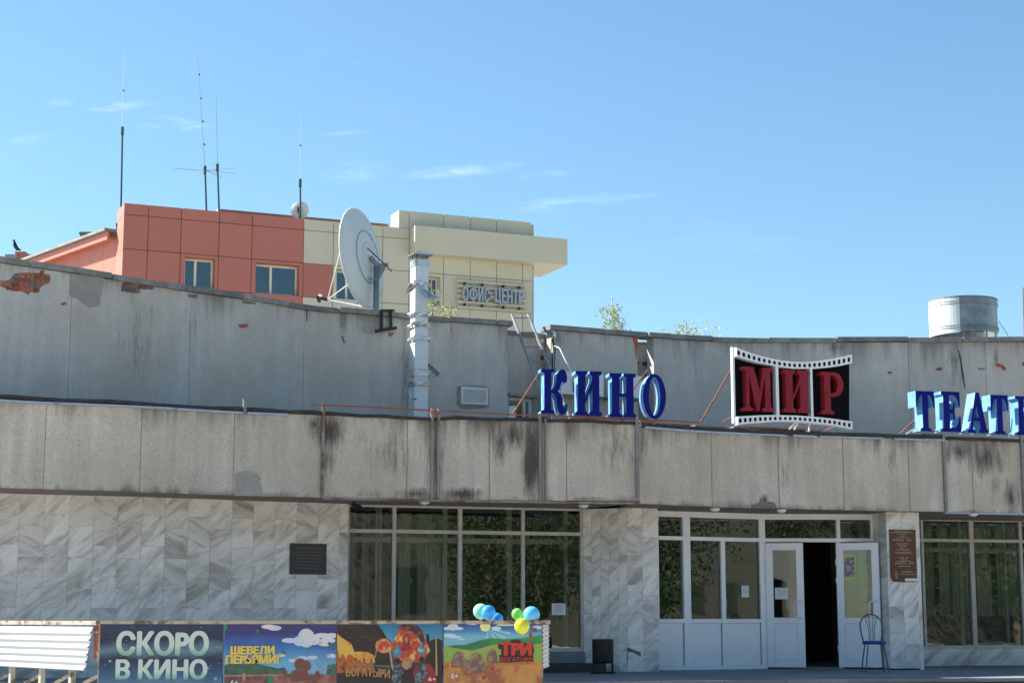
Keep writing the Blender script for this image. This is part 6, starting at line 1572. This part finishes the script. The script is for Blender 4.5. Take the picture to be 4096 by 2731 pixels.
# far rooftop at the left edge
FB = thing("far_rooftop", "far building top with an orange cap wall and pale grey parapet at the left edge", "building", at(90, 1045, 75))
def fblk(x0, y0, x1, y1, D, dd, name, mt):
    a = at(x0, y1, D); b = at(x1, y0, D); m = MB(); m.box(a.x, b.x, D, D + dd, 0 if y1 > 1030 else a.z, b.z); part(m, name, mt, FB)
fblk(72, 1006, 101, 1060, 75, 2, "cap_wall", M['orange']); 
fblk(102, 1016, 182, 1060, 76, 2, "parapet", M['galvlight'])
fblk(18, 1017, 57, 1060, 76, 1, "metal_box", M['galv'])
fblk(58, 1006, 71.5, 1060, 75, 2, "cap_wall", M['orangelit'])  # lighter strip of the cap wall, its sunlit side put into the colour
m = MB(); m.box(-80, at(160,1040,78).x, 79, 90, 0, at(100, 1036, 79).z); part(m, "wall", M['creampanel'], FB)

# birds
def bird_perched(px, py, D, lab):
    p = at(px, py, D); T = thing("crow", lab, "bird", p)
    m = MB(); m.tube([p + Vector((.22,0,.05)), p + Vector((.08,0,.10)), p + Vector((-.02,0,.20)), p + Vector((-.07,0,.33)), p + Vector((-.09,0,.43)), p + Vector((-.10,0,.50))], [.02,.07,.09,.08,.05,.035], 9); part(m, "body", M['blackplastic'], T, smooth=True)
    m = MB(); m.blob(p + Vector((-.115,0,.50)), .05, .045, .045, 9, 6); part(m, "head", M['blackplastic'], T, smooth=True)
    m = MB(); m.tube([p + Vector((-.15,0,.505)), p + Vector((-.22,0,.49))], [.018,.004], 6); part(m, "beak", M['blacksteel'], T)
    for dy in (-.03, .03):
        m = MB(); m.tube([p + Vector((0,dy,.14)), p + Vector((.0,dy,-.02))], .008, 5); part(m, "leg", M['blacksteel'], T)
    return T
bird_perched(64, 1006, 75.5, "black crow perched on the orange cap wall at the far left")
p = at(2414, 1238, 58); GB = thing("gull", "pale gull gliding in the sky left of the birch top", "bird", p)
M['gull'] = mat("gull_feathers", (.45,.42,.40), .8); M['gullw'] = mat("gull_wing_grey", (.30,.31,.33), .8)
m = MB(); m.tube([p + Vector((.01,-.10,.02)), p + Vector((.01,-.05,.0)), p + Vector((0,.03,-.01)), p + Vector((-.01,.13,-.01)), p + Vector((-.02,.18,.0))], [.012,.03,.042,.025,.006], 9); part(m, "body", M['gull'], GB, smooth=True)
for s_ in (-1, 1):
    m = MB(); q = [(0,0,.0),(.07,0,.035),(.15,.02,.03),(.20,.05,.02)]
    vs = []
    for k, (x, y, z) in enumerate(q):
        w = (.055,.05,.035,.006)[k]
        vs += [p + Vector((s_*x, y - w, z)), p + Vector((s_*x, y + w, z)), p + Vector((s_*x, y + w, z - .006)), p + Vector((s_*x, y - w, z - .006))]
    m.add(vs, [(4*k+i, 4*k+(i+1) % 4, 4*k+4+(i+1) % 4, 4*k+4+i) for k in range(3) for i in range(4)]); part(m, "wing", M['gullw'], GB)

# ------------------------------------------------------------------ trees
def leafmat(name, c): 
    m_ = bpy.data.materials.new(name); m_.use_nodes = True; n = m_.node_tree; b = n.nodes["Principled BSDF"]; b.inputs['Roughness'].default_value = .6
    g = n.nodes.new("ShaderNodeNewGeometry"); mr = n.nodes.new("ShaderNodeMapRange"); mr.inputs['To Min'].default_value = .6; mr.inputs['To Max'].default_value = 1.4
    v = n.nodes.new("ShaderNodeVectorMath"); v.operation = 'SCALE'; v.inputs[0].default_value = c
    n.links.new(g.outputs['Random Per Island'], mr.inputs['Value']); n.links.new(mr.outputs[0], v.inputs['Scale']); n.links.new(v.outputs[0], b.inputs['Base Color'])
    tr = n.nodes.new("ShaderNodeBsdfTranslucent"); n.links.new(v.outputs[0], tr.inputs[0]); mx = n.nodes.new("ShaderNodeMixShader"); mx.inputs[0].default_value = .4
    n.links.new(b.outputs[0], mx.inputs[1]); n.links.new(tr.outputs[0], mx.inputs[2]); n.links.new(mx.outputs[0], n.nodes["Material Output"].inputs[0]); return m_
M['leaf'] = leafmat("fresh_green_leaves", (.27,.33,.17)); M['leafy'] = leafmat("yellow_green_leaves", (.34,.36,.14)); M['leafd'] = leafmat("dark_green_leaves", (.045,.085,.025))
M['bark'] = mat("bark", (.16,.13,.10), .9, var=.4, vscale=6); M['birch'] = mat("birch_bark", (.45,.43,.38), .8, col2=(.06,.05,.05), c2thr=(.58,.62), c2scale=9)
def leaf(m, p, s, rnd):
    a = Vector((rnd.uniform(-1,1), rnd.uniform(-1,1), rnd.uniform(-1,1))).normalized(); b = a.cross(Vector((rnd.uniform(-1,1), rnd.uniform(-1,1), rnd.uniform(-1,1)))).normalized()
    m.add([p - a*s, p + b*s*.45, p + a*s, p - b*s*.45], [(0,1,2,3)])
def tree(name, label, base, H, cr, z_lo, nb, nl, ls, lm, bm_, seed, group=None, shape='cone', trunk_r=.12):
    rnd = random.Random(seed)
    T = thing(name, label, "tree", base, group); base = Vector(base)
    tr = MB(); lean = Vector((rnd.uniform(-.2,.2), rnd.uniform(-.2,.2), 0)); n = 7
    tp = lambda t: base + Vector((lean.x * t * t, lean.y * t * t, H * t)) + Vector((.12*math.sin(5*t), .1*math.cos(4*t), 0)) * t
    tr.tube([tp(i/n) for i in range(n + 1)], [trunk_r * (1 - .93*i/n) + .004 for i in range(n + 1)], 8); part(tr, "trunk", bm_, T, smooth=True)
    br = MB(); cw = MB()
    for k in range(nb):
        t = z_lo + (1 - z_lo) * (k + rnd.random()) / nb; t = min(t, .99)
        if shape == 'cone': L2 = cr * (1 - (t - z_lo) / (1 - z_lo)) ** .8 * rnd.uniform(.5, 1.15) + .12
        else: L2 = cr * math.sqrt(max(.05, 1 - ((t - (z_lo + 1) / 2) / ((1 - z_lo) / 2)) ** 2)) * rnd.uniform(.6, 1.1)
        a = k * 2.4 + rnd.uniform(-.4, .4); up = rnd.uniform(.35, .9) if shape == 'cone' else rnd.uniform(.1, .8)
        d = Vector((math.cos(a), math.sin(a), up)).normalized(); p0 = tp(t * .97)
        q = [p0, p0 + d * L2 * .5 + Vector((0,0,.03)), p0 + d * L2 + Vector((0, 0, -.08 * L2))]
        r0 = trunk_r * .28 * (1.05 - t); br.tube(q, [r0 + .003, r0 * .6 + .002, .002], 4, cap=False)
        for j in range(nl):
            u = rnd.random() ** .6; pc = q[0].lerp(q[2], u); sp = .10 * L2 + ls * 1.8
            leaf(cw, pc + Vector((rnd.gauss(0, sp), rnd.gauss(0, sp), rnd.gauss(0, sp * .9))), ls * rnd.uniform(.6, 1.3), rnd)
    part(br, "branches", bm_, T, fix=False)["kind"] = "stuff"
    part(cw, "crown", lm, T, fix=False)["kind"] = "stuff"
    return T
tp_ = at(2478, 1185, 50); H1 = tp_.z
tree("birch_tree", "slim light green birch top above the parapet near the gull", (tp_.x, 50, 0), H1, 1.6, .30, 150, 24, .05, M['leaf'], M['birch'], 3, "trees behind the cinema")
tp_ = at(2755, 1288, 50); tree("young_tree", "low pale green tree top just showing over the right parapet", (tp_.x, 50, 0), tp_.z, 2.1, .35, 110, 24, .055, M['leafy'], M['bark'], 5, "trees behind the cinema", 'round')
tp_ = at(1740, 1125, 44); tree("willow_shrub", "yellow green tree top between the flue and the office sign", (tp_.x + .05, 44, 0), tp_.z, .95, .5, 90, 16, .045, M['leafy'], M['bark'], 9, "trees behind the cinema")
tp_ = at(1810, 1200, 44.6); tree("willow_shrub", "sparse yellow green tree top right of the flue, lower than its neighbour", (tp_.x, 44.6, 0), tp_.z, .8, .5, 70, 16, .045, M['leafy'], M['bark'], 19, "trees behind the cinema")
tp_ = at(1500, 1232, 43); tree("willow_shrub", "tiny green tip just over the parapet under the big dish", (tp_.x, 43, 0), tp_.z, .5, .6, 30, 10, .04, M['leafy'], M['bark'], 29, "trees behind the cinema")

# ------------------------------------------------------------------ across the street (seen in the window panes)
t0 = tree("street_tree", "broad dark green tree across the street mirrored in the glazing", (14, -16, 0), 13, 5.0, .14, 110, 150, .10, M['leafd'], M['bark'], 41, "trees across the street", 'round', .26)
for i, (x, y, s, rz) in enumerate([(22, -13, .95, 1), (29, -17, 1.1, 2.2), (36, -12, .9, 3.5), (44, -16, 1.15, .5), (53, -12, 1.0, 4), (8, -22, 1.0, 5), (62, -15, 1.05, 2.8), (18, -26, 1.2, 2), (33, -27, 1.25, .8), (48, -27, 1.2, 4.4)]):
    c = t0.copy(); COL.objects.link(c)
    for ch in t0.children:
        q = ch.copy(); COL.objects.link(q); q.parent = c
    c.location = (x, y, 0); c.rotation_euler = (0, 0, rz); c.scale = (s, s, s); c["label"] = "broad dark green tree across the street mirrored in the glazing"
OPC = thing("added_hall", "long brown hall added behind the street trees to darken the gaps mirrored between their crowns", "building", (45, -40, 0))  # unseen hall, added to keep bright sky out of the pane reflections
m = MB(); m.box(7, 110, -48, -36, 0, 15); part(m, "wall", mat("brown_render", (.13,.12,.095), .9, var=.2), OPC)
for k in range(20):
    m = MB(); x = 9 + k * 5; m.box(x, x + 2.2, -36.0 + .001, -35.93, 2, 4.5); part(m, "window", M['glassd'], OPC)
OPB = thing("street_block", "pale ribbed block across the street mirrored in the left shop window", "building", (-14, -20, 0))
m = MB(); m.box(-34, 6, -30, -20, 0, 9); part(m, "wall", mat("pale_render", (.30,.30,.28), .9), OPB)
for k in range(12):
    m = MB(); x = -32 + k * 3.3; m.box(x, x + .5, -19.98, -19.5, 0, 8.6); part(m, "pilaster", M['curtain'], OPB)
    m = MB(); m.box(x + 1.0, x + 2.9, -19.99, -19.93, 1.0, 3.4); part(m, "window", M['glassd'], OPB)
    m = MB(); m.box(x + 1.0, x + 2.9, -19.99, -19.93, 4.8, 7.2); part(m, "window", M['glassd'], OPB)
